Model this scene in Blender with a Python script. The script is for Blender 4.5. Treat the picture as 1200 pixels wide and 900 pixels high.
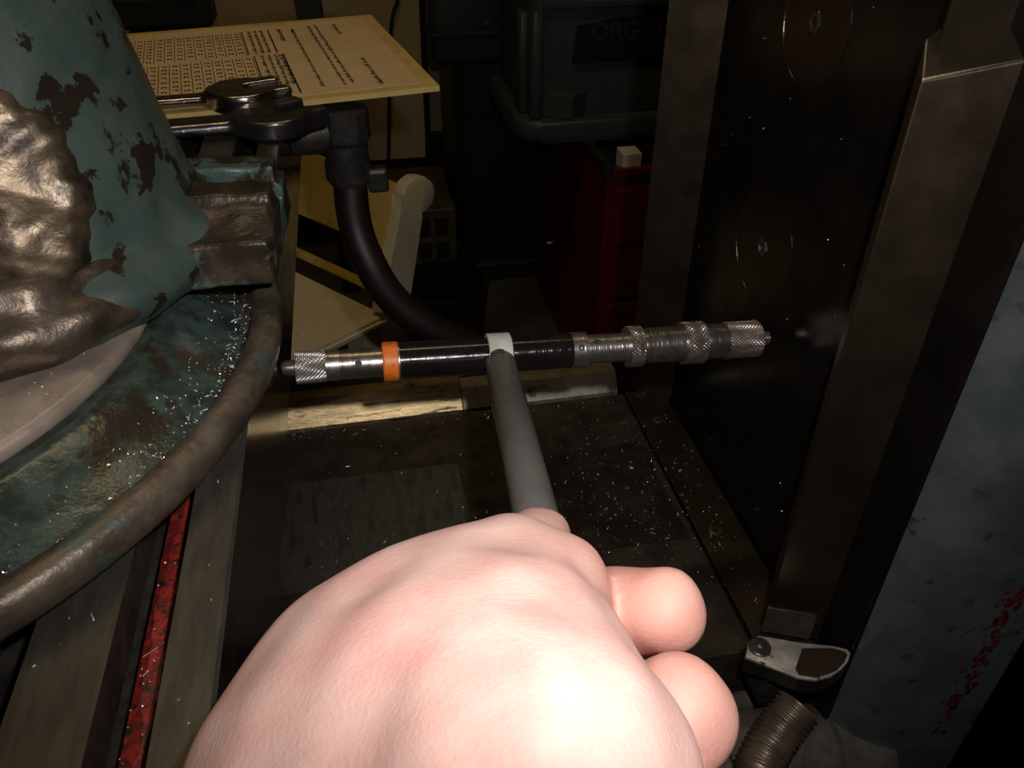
import bpy, bmesh, math, random
import numpy as np
from mathutils import Vector, Matrix

# ------------------------------------------------------------------ clear
for o in list(bpy.data.objects): bpy.data.objects.remove(o)
scene = bpy.context.scene
COL = scene.collection
random.seed(4); RNG = np.random.default_rng(4)

# ------------------------------------------------------------------ camera (28 mm equivalent, pitched down 35.9 deg, yawed 11 deg)
FPX = 940.0; PITCH = math.radians(35.9); YAW = math.radians(11.0)
FWD = Vector((math.sin(YAW)*math.cos(PITCH), math.cos(YAW)*math.cos(PITCH), -math.sin(PITCH)))
RIGHT = Vector((math.cos(YAW), -math.sin(YAW), 0)); UP = RIGHT.cross(FWD)
cam_d = bpy.data.cameras.new('camera'); cam = bpy.data.objects.new('camera', cam_d); COL.objects.link(cam)
cam_d.sensor_fit = 'HORIZONTAL'; cam_d.sensor_width = 36.0; cam_d.lens = 36.0*FPX/1200.0
cam_d.clip_start = 0.005; cam_d.clip_end = 50
cam.matrix_world = Matrix((RIGHT, UP, -FWD)).transposed().to_4x4()
scene.camera = cam

# ------------------------------------------------------------------ world, lights, exposure
w = bpy.data.worlds.new('world'); scene.world = w; w.use_nodes = True
w.node_tree.nodes['Background'].inputs[0].default_value = (1.0, 0.8, 0.55, 1)
w.node_tree.nodes['Background'].inputs[1].default_value = 0.004
# the camera's built-in flash, a hand's breadth above and right of the lens
fl = bpy.data.lights.new('camera_flash', 'SPOT'); flo = bpy.data.objects.new('camera_flash', fl); COL.objects.link(flo)
fl.energy = 4.4; fl.color = (1.0, 0.96, 0.93); fl.shadow_soft_size = 0.006
fl.spot_size = math.radians(112); fl.spot_blend = 0.9
flo.location = RIGHT*0.030 + UP*0.042 + FWD*0.004
aim = (FWD + UP*0.03 + RIGHT*-0.05).normalized()
flo.rotation_euler = aim.to_track_quat('-Z', 'Y').to_euler()
# warm workshop lamp over the far end of the room
rl = bpy.data.lights.new('workshop_lamp_light', 'AREA'); rlo = bpy.data.objects.new('workshop_lamp_light', rl); COL.objects.link(rlo)
rl.shape = 'RECTANGLE'; rl.size = 1.1; rl.size_y = 0.12; rl.energy = 3.7; rl.color = (1.0, 0.72, 0.36)
rlo.location = (-0.05, 0.85, 1.36)

vs = scene.view_settings
vs.view_transform = 'Standard'; vs.look = 'None'; vs.gamma = 1.0; vs.use_curve_mapping = False; vs.exposure = 0.0

def ray(px, py): return FWD + RIGHT*((px-600)/FPX) + UP*((450-py)/FPX)
def onX(px, py, X): d = ray(px, py); return d*(X/d.x)
def onY(px, py, Y): d = ray(px, py); return d*(Y/d.y)
def onZ(px, py, Z): d = ray(px, py); return d*(Z/d.z)
def at(px, py, dep): return ray(px, py)*dep
def proj(p):
    d = p.dot(FWD); return 600+FPX*p.dot(RIGHT)/d, 450-FPX*p.dot(UP)/d, d

# ------------------------------------------------------------------ materials
def lnk(nt, a, b): nt.links.new(a, b)
def mat(name, c1, c2=None, metal=0.0, rough=0.5, scale=40.0, lo=0.4, hi=0.6, detail=6.0, bump=0.0, bscale=None,
        c3=None, s3=12.0, lo3=0.55, hi3=0.62, rvar=0.0, stretch=None, metal3=None, sss=0.0, coat=0.0, spec=0.5, rough3=None):
    m = bpy.data.materials.new(name); m.use_nodes = True; nt = m.node_tree
    b = nt.nodes['Principled BSDF']
    b.inputs['Roughness'].default_value = rough; b.inputs['Metallic'].default_value = metal
    b.inputs['Specular IOR Level'].default_value = spec
    if coat: b.inputs['Coat Weight'].default_value = coat; b.inputs['Coat Roughness'].default_value = 0.12
    if sss:
        b.inputs['Subsurface Weight'].default_value = sss; b.inputs['Subsurface Radius'].default_value = (1.0, 0.35, 0.2)
        b.inputs['Subsurface Scale'].default_value = 0.004
    tc = nt.nodes.new('ShaderNodeTexCoord'); vec = tc.outputs['Object']
    if stretch:
        mp = nt.nodes.new('ShaderNodeMapping'); mp.inputs['Scale'].default_value = stretch
        lnk(nt, vec, mp.inputs['Vector']); vec = mp.outputs['Vector']
    def noise(s, d=detail, off=0.0):
        n = nt.nodes.new('ShaderNodeTexNoise'); n.inputs['Scale'].default_value = s; n.inputs['Detail'].default_value = d
        n.inputs['Roughness'].default_value = 0.6
        if off:
            ad = nt.nodes.new('ShaderNodeVectorMath'); ad.operation = 'ADD'; ad.inputs[1].default_value = (off, off*0.7, off*1.3)
            lnk(nt, vec, ad.inputs[0]); lnk(nt, ad.outputs[0], n.inputs['Vector'])
        else: lnk(nt, vec, n.inputs['Vector'])
        return n.outputs['Fac']
    def ramp(f, a, z):
        r = nt.nodes.new('ShaderNodeMapRange'); r.inputs['From Min'].default_value = a; r.inputs['From Max'].default_value = z
        lnk(nt, f, r.inputs['Value']); return r.outputs['Result']
    def mix(f, A, B):
        x = nt.nodes.new('ShaderNodeMix'); x.data_type = 'RGBA'
        lnk(nt, f, x.inputs['Factor'])
        for sock, v in ((x.inputs[6], A), (x.inputs[7], B)):
            if isinstance(v, tuple): sock.default_value = (*v, 1)
            else: lnk(nt, v, sock)
        return x.outputs[2]
    col = None
    if c2 is None: b.inputs['Base Color'].default_value = (*c1, 1)
    else:
        f = ramp(noise(scale), lo, hi); col = mix(f, c1, c2)
    if c3 is not None:
        f3 = ramp(noise(s3, 8.0, 3.7), lo3, hi3)
        col = mix(f3, col if col is not None else c1, c3)
        def mixv(a, z):
            x = nt.nodes.new('ShaderNodeMapRange'); x.inputs['To Min'].default_value = a; x.inputs['To Max'].default_value = z
            lnk(nt, f3, x.inputs['Value']); return x.outputs['Result']
        if metal3 is not None: lnk(nt, mixv(metal, metal3), b.inputs['Metallic'])
        if rough3 is not None: lnk(nt, mixv(rough, rough3), b.inputs['Roughness'])
    if col is not None: lnk(nt, col, b.inputs['Base Color'])
    if rvar:
        r = nt.nodes.new('ShaderNodeMapRange'); r.inputs['To Min'].default_value = max(0.02, rough-rvar); r.inputs['To Max'].default_value = rough+rvar
        r.inputs['From Min'].default_value = 0.3; r.inputs['From Max'].default_value = 0.7
        lnk(nt, noise(scale*1.7, 6.0, 9.1), r.inputs['Value']); lnk(nt, r.outputs['Result'], b.inputs['Roughness'])
    if bump:
        bp = nt.nodes.new('ShaderNodeBump'); bp.inputs['Strength'].default_value = bump; bp.inputs['Distance'].default_value = 0.001
        lnk(nt, noise(bscale or scale*4, 4.0, 5.5), bp.inputs['Height']); lnk(nt, bp.outputs['Normal'], b.inputs['Normal'])
    return m

M = {}
M['way'] = mat('brown_oiled_steel', (0.066, 0.049, 0.032), (0.090, 0.067, 0.044), 0.90, 0.39, 25, lo=0.3, hi=0.7, rvar=0.08, bump=0.06, bscale=900)
M['colface'] = mat('dark_oily_column_steel', (0.009, 0.007, 0.006), (0.014, 0.011, 0.009), 0.5, 0.24, 30, rvar=0.06)
M['plug'] = mat('plug_steel', (0.017, 0.010, 0.008), (0.022, 0.013, 0.010), 0.5, 0.26, 40)
M['table'] = mat('ground_table_steel', (0.050, 0.045, 0.036), (0.072, 0.066, 0.052), 0.6, 0.42, 50, rvar=0.06, bump=0.05, bscale=900, stretch=(6, 1, 1))
M['tabside'] = mat('polished_table_side_steel', (0.055, 0.05, 0.045), (0.085, 0.078, 0.068), 0.85, 0.17, 30, rvar=0.05, stretch=(1, .3, 6))
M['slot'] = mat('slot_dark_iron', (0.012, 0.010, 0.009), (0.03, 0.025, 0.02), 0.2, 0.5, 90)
M['redpaint'] = mat('red_paint_in_slot', (0.20, 0.012, 0.006), (0.09, 0.005, 0.004), 0, 0.5, 260, bump=0.4, bscale=900, c3=(0.012, 0.008, 0.007), s3=260, lo3=0.50, hi3=0.62)
M['saddle'] = mat('oily_saddle_iron', (0.022, 0.017, 0.013), (0.042, 0.033, 0.025), 0.35, 0.4, 45, rvar=0.1, bump=0.1, bscale=500)
M['pocket'] = mat('oily_dark_pocket', (0.016, 0.012, 0.0095), (0.030, 0.023, 0.017), 0.35, 0.3, 60, rvar=0.1)
M['scraped'] = mat('mottled_grey_iron', (0.050, 0.047, 0.040), (0.064, 0.060, 0.051), 0.45, 0.45, 110, rvar=0.1, bump=0.2, bscale=300, stretch=(4, 1, 1), c3=(0.03, 0.026, 0.022), s3=35, lo3=0.52, hi3=0.66)
M['glintstrip'] = mat('glint_gold_scraped_metal', (0.50, 0.37, 0.19), (0.30, 0.22, 0.12), 0.75, 0.36, 60, bump=0.3, bscale=260, stretch=(0.6, 1, 5), c3=(0.05, 0.04, 0.03), s3=70, lo3=0.57, hi3=0.66)  # scraped metal; flash glint on the left stretch put into the gold
M['greystrip'] = mat('grey_scraped_iron', (0.30, 0.275, 0.225), (0.22, 0.20, 0.16), 0.5, 0.45, 90, bump=0.2, bscale=400, c3=(0.07, 0.06, 0.05), s3=60, lo3=0.58, hi3=0.66)
M['green'] = mat('worn_green_enamel', (0.050, 0.072, 0.059), (0.032, 0.050, 0.042), 0.0, 0.42, 30, bump=0.25, bscale=160, c3=(0.030, 0.021, 0.015), s3=55, lo3=0.56, hi3=0.585, metal3=0.5, rough3=0.34)
M['greenwet'] = mat('oily_green_enamel', (0.038, 0.058, 0.049), (0.016, 0.024, 0.020), 0.0, 0.24, 90, bump=0.3, bscale=220, c3=(0.03, 0.024, 0.016), s3=30, lo3=0.52, hi3=0.58, metal3=0.3, rough3=0.2)
M['castbrown'] = mat('worn_brown_cast_iron', (0.12, 0.090, 0.064), (0.050, 0.035, 0.024), 0.6, 0.36, 45, bump=0.35, bscale=260, c3=(0.05, 0.09, 0.075), s3=28, lo3=0.66, hi3=0.69, rvar=0.06)
M['lug'] = mat('worn_green_lug', (0.075, 0.056, 0.040), (0.035, 0.025, 0.018), 0.5, 0.36, 60, bump=0.5, bscale=330, c3=(0.045, 0.078, 0.066), s3=42, lo3=0.52, hi3=0.56, metal3=0.0, rough3=0.4)
M['plate'] = mat('smooth_brown_iron_plate', (0.36, 0.30, 0.245), (0.20, 0.16, 0.13), 0.4, 0.36, 30, bump=0.12, bscale=600, rvar=0.06)
M['lip'] = mat('rusty_worn_rim', (0.115, 0.090, 0.064), (0.060, 0.044, 0.030), 0.4, 0.42, 60, bump=0.4, bscale=300, c3=(0.06, 0.085, 0.07), s3=45, lo3=0.57, hi3=0.63, rvar=0.06)
M['bronze'] = mat('shiny_worn_casting', (0.15, 0.108, 0.066), (0.026, 0.018, 0.012), 0.6, 0.38, 36, bump=0.5, bscale=110, rvar=0.08)
M['chrome'] = mat('chrome_spanner_steel', (0.58, 0.55, 0.57), (0.46, 0.43, 0.45), 1.0, 0.22, 120, rvar=0.05)
M['spanner'] = mat('dark_forged_spanner', (0.18, 0.17, 0.18), (0.26, 0.24, 0.26), 0.95, 0.27, 120, bump=0.1)
M['steel'] = mat('satin_micrometer_steel', (0.42, 0.40, 0.37), (0.34, 0.32, 0.29), 0.9, 0.3, 200, rvar=0.05)
M['steeldark'] = mat('aged_micrometer_steel', (0.34, 0.31, 0.28), (0.24, 0.21, 0.18), 0.9, 0.30, 140, rvar=0.06)
M['knurl'] = mat('bright_knurled_steel', (0.55, 0.52, 0.50), (0.42, 0.39, 0.36), 0.9, 0.3, 300)
M['knurldark'] = mat('aged_knurled_steel', (0.42, 0.36, 0.33), (0.30, 0.26, 0.23), 0.9, 0.32, 300)
M['blacktube'] = mat('gloss_black_tube', (0.008, 0.007, 0.007), (0.014, 0.011, 0.010), 0.0, 0.16, 60, rvar=0.05)
M['orange'] = mat('orange_paint_band', (0.75, 0.17, 0.02), (0.62, 0.13, 0.015), 0.0, 0.45, 120, c3=(0.02, 0.012, 0.008), s3=260, lo3=0.66, hi3=0.68)
M['handle'] = mat('grey_handle_paint', (0.15, 0.15, 0.145), (0.125, 0.12, 0.113), 0.15, 0.42, 50, c3=(0.16, 0.12, 0.07), s3=55, lo3=0.60, hi3=0.72, bump=0.08, bscale=500)
M['ringpaint'] = mat('pale_ring_paint', (0.55, 0.55, 0.52), (0.45, 0.44, 0.41), 0.0, 0.45, 80)
M['engrave'] = mat('engraved_black', (0.012, 0.010, 0.009), None, 0, 0.6)
M['paper'] = mat('yellowed_paper', (0.74, 0.57, 0.32), (0.66, 0.50, 0.27), 0.0, 0.55, 25)
M['board'] = mat('varnished_board', (0.72, 0.53, 0.20), (0.60, 0.42, 0.14), 0.0, 0.4, 30)
M['ink'] = mat('printing_ink', (0.02, 0.018, 0.016), None, 0, 0.6)
M['blackiron'] = mat('black_pipe_fitting', (0.028, 0.026, 0.024), (0.05, 0.045, 0.04), 0.3, 0.45, 90, bump=0.3)
M['hose'] = mat('oxblood_rubber_hose', (0.016, 0.006, 0.005), (0.011, 0.0045, 0.004), 0.0, 0.5, 60)
M['plastic'] = mat('aged_white_plastic', (0.82, 0.75, 0.54), (0.74, 0.65, 0.42), 0.0, 0.42, 12, c3=(0.30, 0.23, 0.10), s3=60, lo3=0.66, hi3=0.74)
M['plasticlamplit'] = mat('lamplit_yellowed_plastic', (0.78, 0.58, 0.19), (0.68, 0.48, 0.14), 0.0, 0.45, 12, c3=(0.40, 0.27, 0.08), s3=40, lo3=0.60, hi3=0.72)  # same aged plastic, lamp's warm light put into a deeper yellow
M['bluegrey'] = mat('blue_grey_machine_paint', (0.058, 0.066, 0.071), (0.038, 0.045, 0.049), 0.0, 0.42, 30, bump=0.2, bscale=120, c3=(0.022, 0.021, 0.017), s3=75, lo3=0.60, hi3=0.68)
M['redstreak'] = mat('red_paint_smear', (0.085, 0.013, 0.013), (0.05, 0.010, 0.010), 0.0, 0.45, 90)
M['greasy'] = mat('greasy_boss_iron', (0.10, 0.088, 0.074), (0.06, 0.05, 0.042), 0.2, 0.42, 60, bump=0.4, bscale=200, c3=(0.11, 0.018, 0.014), s3=40, lo3=0.64, hi3=0.68)
M['conduit'] = mat('ribbed_brown_conduit', (0.12, 0.085, 0.055), (0.07, 0.05, 0.034), 0.3, 0.36, 90, bump=0.2)
M['clip'] = mat('scratched_bright_clip', (0.50, 0.49, 0.48), (0.32, 0.30, 0.29), 0.6, 0.34, 90, c3=(0.025, 0.02, 0.016), s3=210, lo3=0.60, hi3=0.63, metal3=0.1)
M['screw'] = mat('oily_screw_steel', (0.10, 0.09, 0.08), (0.06, 0.05, 0.045), 0.7, 0.35, 120)
M['swarf'] = mat('bright_swarf', (0.9, 0.88, 0.84), None, 0.5, 0.3)
M['mgreen'] = mat('dark_green_machine_paint', (0.050, 0.080, 0.074), (0.040, 0.066, 0.060), 0.0, 0.4, 20)
M['mdark'] = mat('black_green_machine_paint', (0.012, 0.017, 0.014), (0.016, 0.021, 0.018), 0.0, 0.5, 20)
M['motor'] = mat('motor_grey_green', (0.03, 0.042, 0.042), (0.025, 0.034, 0.034), 0.0, 0.45, 20)
M['nameplate'] = mat('black_nameplate', (0.012, 0.011, 0.010), None, 0, 0.4)
M['cabred'] = mat('red_cabinet_enamel', (0.15, 0.007, 0.007), (0.12, 0.006, 0.006), 0.0, 0.4, 15)
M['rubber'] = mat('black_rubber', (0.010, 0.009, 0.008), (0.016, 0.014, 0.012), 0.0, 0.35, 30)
M['whiteblock'] = mat('white_block_paint', (0.75, 0.72, 0.62), None, 0, 0.5)
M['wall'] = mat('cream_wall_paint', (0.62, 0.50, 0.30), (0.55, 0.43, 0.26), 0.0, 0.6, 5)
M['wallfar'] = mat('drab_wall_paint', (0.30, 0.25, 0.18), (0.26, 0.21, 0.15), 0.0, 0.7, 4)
M['floor'] = mat('oil_stained_concrete', (0.10, 0.085, 0.065), (0.065, 0.053, 0.04), 0.0, 0.7, 7, bump=0.2, bscale=60)
M['cable'] = mat('black_cable', (0.015, 0.015, 0.017), None, 0, 0.5)
M['crate'] = mat('brown_crate_plastic', (0.11, 0.085, 0.05), (0.08, 0.06, 0.035), 0.0, 0.5, 30)
M['lampglow'] = bpy.data.materials.new('lamp_tube_glow'); M['lampglow'].use_nodes = True
_b = M['lampglow'].node_tree.nodes['Principled BSDF']; _b.inputs['Emission Color'].default_value = (1, .75, .4, 1); _b.inputs['Emission Strength'].default_value = 2.0

# ------------------------------------------------------------------ object helpers
def obj(name, bm_or_me, m, parent=None, smooth=False, sharp=None):
    if isinstance(bm_or_me, bmesh.types.BMesh):
        me = bpy.data.meshes.new(name); bmesh.ops.recalc_face_normals(bm_or_me, faces=bm_or_me.faces); bm_or_me.to_mesh(me); bm_or_me.free()
    else: me = bm_or_me
    me.materials.clear(); me.materials.append(m)
    if smooth:
        me.polygons.foreach_set('use_smooth', [True]*len(me.polygons))
        if sharp: me.set_sharp_from_angle(angle=math.radians(sharp))
    o = bpy.data.objects.new(name, me); COL.objects.link(o)
    if parent: o.parent = parent; o.matrix_parent_inverse = parent.matrix_basis.inverted()
    return o
def tag(o, label, cat, group=None, kind=None):
    o['label'] = label
    if cat: o['category'] = cat
    if group: o['group'] = group
    if kind: o['kind'] = kind
    return o
def struct(name, bm, m, label=None):
    o = obj(name, bm, m); o['kind'] = 'structure'
    if label: o['label'] = label
    return o
def empty(name, loc=(0, 0, 0)):
    o = bpy.data.objects.new(name, None); COL.objects.link(o); o.location = loc; o.empty_display_size = 0.02
    return o
def box(bm, x0, x1, y0, y1, z0, z1, bev=0.0, seg=2):
    v = [bm.verts.new((x, y, z)) for z in (z0, z1) for y in (y0, y1) for x in (x0, x1)]
    fs = [bm.faces.new([v[i] for i in q]) for q in ((0, 2, 3, 1), (4, 5, 7, 6), (0, 1, 5, 4), (1, 3, 7, 5), (3, 2, 6, 7), (2, 0, 4, 6))]
    if bev:
        es = list({e for f in fs for e in f.edges})
        bmesh.ops.bevel(bm, geom=es, offset=bev, segments=seg, profile=0.5, affect='EDGES')
    return v
def B(*a, **k):
    bm = bmesh.new(); box(bm, *a, **k); return bm
def prism(pts, z0, z1, bev=0.0, bm=None, seg=2):
    bm = bm or bmesh.new(); n = len(pts)
    lo = [bm.verts.new((p[0], p[1], z0)) for p in pts]; hi = [bm.verts.new((p[0], p[1], z1)) for p in pts]
    fs = [bm.faces.new(lo[::-1]), bm.faces.new(hi)] + [bm.faces.new((lo[i], lo[(i+1) % n], hi[(i+1) % n], hi[i])) for i in range(n)]
    if bev:
        bmesh.ops.bevel(bm, geom=list({e for f in fs[:2] for e in f.edges}), offset=bev, segments=seg, profile=0.5, affect='EDGES')
    return bm
def extr(pts, u, v, wdir, a, b, org=Vector((0, 0, 0)), bm=None):
    """polygon pts (in axes u, v) extruded along wdir from a to b"""
    bm = bm or bmesh.new(); n = len(pts)
    A = [bm.verts.new(org+u*p[0]+v*p[1]+wdir*a) for p in pts]; Z = [bm.verts.new(org+u*p[0]+v*p[1]+wdir*b) for p in pts]
    bm.faces.new(A[::-1]); bm.faces.new(Z)
    for i in range(n): bm.faces.new((A[i], A[(i+1) % n], Z[(i+1) % n], Z[i]))
    return bm
def frame(axis):
    a = axis.normalized(); t = Vector((0, 0, 1)) if abs(a.z) < 0.9 else Vector((1, 0, 0))
    u = a.cross(t).normalized(); return a, u, a.cross(u)
def lathe(prof, org, axis, seg=48, bm=None, close=True):
    """prof = [(distance along axis, radius)...]"""
    bm = bm or bmesh.new(); a, u, v = frame(axis); rings = []
    for t, r in prof:
        if r < 1e-6: rings.append([bm.verts.new(org+a*t)])
        else: rings.append([bm.verts.new(org+a*t+(u*math.cos(2*math.pi*i/seg)+v*math.sin(2*math.pi*i/seg))*r) for i in range(seg)])
    for A, Bn in zip(rings, rings[1:]):
        for i in range(seg):
            j = (i+1) % seg
            if len(A) == 1 and len(Bn) == 1: break
            if len(A) == 1: bm.faces.new((A[0], Bn[j], Bn[i]))
            elif len(Bn) == 1: bm.faces.new((A[i], A[j], Bn[0]))
            else: bm.faces.new((A[i], A[j], Bn[j], Bn[i]))
    if close:
        if len(rings[0]) > 1: bm.faces.new(rings[0])
        if len(rings[-1]) > 1: bm.faces.new(rings[-1])
    return bm
def catmull(P, n=8):
    P = [Vector(p) for p in P]; Q = [2*P[0]-P[1]] + P + [2*P[-1]-P[-2]]; out = []
    for i in range(1, len(Q)-2):
        for k in range(n):
            t = k/n; a, b, c, d = Q[i-1:i+3]
            out.append(0.5*((2*b)+(c-a)*t+(2*a-5*b+4*c-d)*t*t+(-a+3*b-3*c+d)*t**3))
    out.append(P[-1]); return out
def tube(path, r, seg=16, bm=None, rfun=None):
    bm = bm or bmesh.new(); rings = []; path = [Vector(p) for p in path]; prev = None
    for i, p in enumerate(path):
        d = (path[min(i+1, len(path)-1)]-path[max(i-1, 0)]).normalized()
        if prev is None: _, u, _ = frame(d)
        else: u = (prev-d*prev.dot(d)).normalized()
        prev = u; v = d.cross(u); rr = rfun(i/(len(path)-1)) if rfun else r
        rings.append([bm.verts.new(p+(u*math.cos(2*math.pi*k/seg)+v*math.sin(2*math.pi*k/seg))*rr) for k in range(seg)])
    for A, Z in zip(rings, rings[1:]):
        for k in range(seg): bm.faces.new((A[k], A[(k+1) % seg], Z[(k+1) % seg], Z[k]))
    bm.faces.new(rings[0][::-1]); bm.faces.new(rings[-1]); return bm
def knurl(org, axis, t0, t1, r, depth=0.00035, n=44, rows=None, ch=0.0008):
    """cylinder with a raised diamond knurl"""
    bm = bmesh.new(); a, u, v = frame(axis); seg = n*4; L = t1-t0; pitch = 2*math.pi*r/n
    rows = max(6, int(L/pitch*4)); rings = []
    prof = [(t0, r-ch)] + [(t0+L*k/rows, None) for k in range(rows+1)] + [(t1, r-ch)]
    for t, rr in prof:
        R = []
        for i in range(seg):
            th = 2*math.pi*i/seg
            if rr is None:
                s = (t-t0)/pitch; c = th*n/(2*math.pi)
                h = (abs(((s+c) % 1.0)-0.5)*2+abs(((s-c) % 1.0)-0.5)*2)/2
                q = r-depth*2+depth*2*h
            else: q = rr
            R.append(bm.verts.new(org+a*t+(u*math.cos(th)+v*math.sin(th))*q))
        rings.append(R)
    for A, Z in zip(rings, rings[1:]):
        for k in range(seg): bm.faces.new((A[k], A[(k+1) % seg], Z[(k+1) % seg], Z[k]))
    bm.faces.new(rings[0]); bm.faces.new(rings[-1]); return bm
def text_mesh(s, size, depth=0.0002, bold=0.0):
    cu = bpy.data.curves.new('t', 'FONT'); cu.body = s; cu.size = size; cu.extrude = depth/2; cu.offset = bold; cu.align_x = 'CENTER'; cu.align_y = 'CENTER'
    cu.resolution_u = 3
    o = bpy.data.objects.new('t', cu); COL.objects.link(o); dg = bpy.context.evaluated_depsgraph_get()
    me = bpy.data.meshes.new_from_object(o.evaluated_get(dg)); bpy.data.objects.remove(o); bpy.data.curves.remove(cu)
    return me

# ---- signed-distance modelling -> one continuous mesh (naive surface nets)
def smin(a, b, k):
    if k <= 0: return np.minimum(a, b)
    h = np.maximum(k-np.abs(a-b), 0)/k; return np.minimum(a, b)-h*h*k*0.25
def smax(a, b, k): return -smin(-a, -b, k)
def cone_sdf(P, a, b, ra, rb):
    a = np.array(a, np.float32); b = np.array(b, np.float32); d = b-a
    t = np.clip(((P-a)@d)/max(1e-9, float(d@d)), 0, 1)
    return np.sqrt(((P-a-t[..., None]*d)**2).sum(-1))-(ra+(rb-ra)*t)
def ell_sdf(P, c, r, R=None):
    q = P-np.array(c, np.float32)
    if R is not None: q = q@R
    r = np.array(r, np.float32); k0 = np.sqrt(((q/r)**2).sum(-1)); k1 = np.sqrt(((q/r**2)**2).sum(-1))
    return k0*(k0-1)/np.maximum(k1, 1e-9)
def box_sdf(P, c, h, rad=0.0, R=None):
    q = P-np.array(c, np.float32)
    if R is not None: q = q@R
    q = np.abs(q)-(np.array(h, np.float32)-rad)
    return np.sqrt((np.maximum(q, 0)**2).sum(-1))+np.minimum(q.max(-1), 0)-rad
def surface_nets(fun, lo, hi, h):
    ax = [np.arange(lo[i], hi[i]+h, h, dtype=np.float32) for i in range(3)]
    F = np.empty([len(a) for a in ax], np.float32)
    for i0 in range(0, len(ax[0]), 24):
        P = np.stack(np.meshgrid(ax[0][i0:i0+24], ax[1], ax[2], indexing='ij'), -1); F[i0:i0+24] = fun(P)
    n = F.shape; S = F < 0; nc = (n[0]-1, n[1]-1, n[2]-1)
    acc = np.zeros(nc+(3,), np.float32); cnt = np.zeros(nc, np.int32)
    for d in range(3):
        e = [(0, 0), (0, 1), (1, 0), (1, 1)]; o = [k for k in range(3) if k != d]
        for e0, e1 in e:
            sl = [None]*3; sl2 = [None]*3
            for k, q in zip(o, (e0, e1)):
                sl[k] = sl2[k] = slice(q, n[k]-1+q)
            sl[d] = slice(0, n[d]-1); sl2[d] = slice(1, n[d])
            A = F[tuple(sl)]; Z = F[tuple(sl2)]; m = (A < 0) != (Z < 0)
            t = np.where(m, A/np.where(m, A-Z, 1), 0); cnt += m
            acc[..., d] += np.where(m, t, 0); acc[..., o[0]] += m*e0; acc[..., o[1]] += m*e1
    act = cnt > 0; idx = np.full(nc, -1, np.int64); ids = np.argwhere(act); idx[act] = np.arange(len(ids))
    V = (acc[act]/cnt[act][:, None]+ids)*h+np.array(lo, np.float32)
    faces = []
    for d in range(3):
        o1, o2 = (d+1) % 3, (d+2) % 3
        sl = [slice(0, n[k]) for k in range(3)]; s2 = list(sl); sl[d] = slice(0, n[d]-1); s2[d] = slice(1, n[d])
        A = S[tuple(sl)]; Z = S[tuple(s2)]; E_ = np.argwhere(A != Z)
        E_ = E_[(E_[:, o1] > 0) & (E_[:, o2] > 0) & (E_[:, o1] < n[o1]-1) & (E_[:, o2] < n[o2]-1)]
        q = []
        for a, b in ((-1, -1), (0, -1), (0, 0), (-1, 0)):
            c = E_.copy(); c[:, o1] += a; c[:, o2] += b; q.append(idx[c[:, 0], c[:, 1], c[:, 2]])
        q = np.stack(q, 1); fl_ = A[E_[:, 0], E_[:, 1], E_[:, 2]]; q[~fl_] = q[~fl_][:, ::-1]; faces.append(q)
    return V, np.concatenate(faces)
def sdf_obj(name, fun, lo, hi, h, m, parent=None, xf=None, attr=None):
    V, Fc = surface_nets(fun, lo, hi, h)
    W = V if xf is None else xf(V)
    me = bpy.data.meshes.new(name); me.from_pydata(W.tolist(), [], Fc.tolist()); me.update()
    if attr is not None:
        a = me.attributes.new(attr[0], 'FLOAT', 'POINT'); a.data.foreach_set('value', attr[1](V).astype(np.float32))
    return obj(name, me, m, parent, smooth=True)

# ================================================================== ROOM
ZF = -1.15
struct('floor', B(-2.2, 2.6, -1.8, 3.2, ZF-0.1, ZF), M['floor'], 'dark oil-stained concrete workshop floor')
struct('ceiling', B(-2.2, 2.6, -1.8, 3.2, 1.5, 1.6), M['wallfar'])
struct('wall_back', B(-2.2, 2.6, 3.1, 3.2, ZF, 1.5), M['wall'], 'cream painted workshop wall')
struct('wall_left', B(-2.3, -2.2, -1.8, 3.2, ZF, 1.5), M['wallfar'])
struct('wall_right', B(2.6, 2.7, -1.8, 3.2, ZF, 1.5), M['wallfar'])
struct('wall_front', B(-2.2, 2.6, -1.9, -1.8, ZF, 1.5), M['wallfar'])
struct('baseboard_back', B(-2.2, 2.6, 3.075, 3.1, ZF, ZF+0.12, 0.004), M['mdark'])

# ================================================================== SADDLE / KNEE TOP under the micrometer
XC = 0.2237; ZS = -0.39; XT = -0.0516; ZT = -0.185
sad = empty('knee_and_saddle', (0.05, 0.38, ZS))
obj('body', B(-0.30, XC-0.0012, 0.252, 0.500, -0.75, ZS-0.010, 0.002), M['saddle'], sad)
obj('top_plate', B(-0.30, 0.1895, 0.250, 0.4995, ZS-0.010, ZS-0.0008, 0.0006), M['saddle'], sad)
obj('grey_plate', B(-0.086, 0.045, 0.340, 0.439, ZS-0.0008, ZS+0.0012, 0.0004), M['scraped'], sad)  # thin plate in a paler grey than the saddle top
obj('pocket_plate', B(0.093, 0.1845, 0.339, 0.437, ZS-0.0008, ZS+0.0003, 0.0002), M['pocket'], sad)
ws = obj('way_strip', prism([(0.1915, 0.252), (0.2220, 0.252), (0.2220, 0.4985), (0.1905, 0.4985)], ZS-0.010, ZS+0.0008, 0.0004), M['way'], sad)
def screw_bm(p, ax, r, h=0.0012, hexr=0.45):
    a = ax.normalized()
    return lathe([(-0.002, r), (h*0.7, r), (h, r*0.9), (h, r*hexr), (-0.0006, r*hexr*0.95), (-0.0006, 0)], p, a, 24)
for q in ((838, 622), (771, 492), (750, 462)):
    p = onZ(*q, ZS+0.0008); obj('screw', screw_bm(p, Vector((0, 0, 1)), 0.0042, 0.0007), M['screw'], sad, True, 35)
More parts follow.
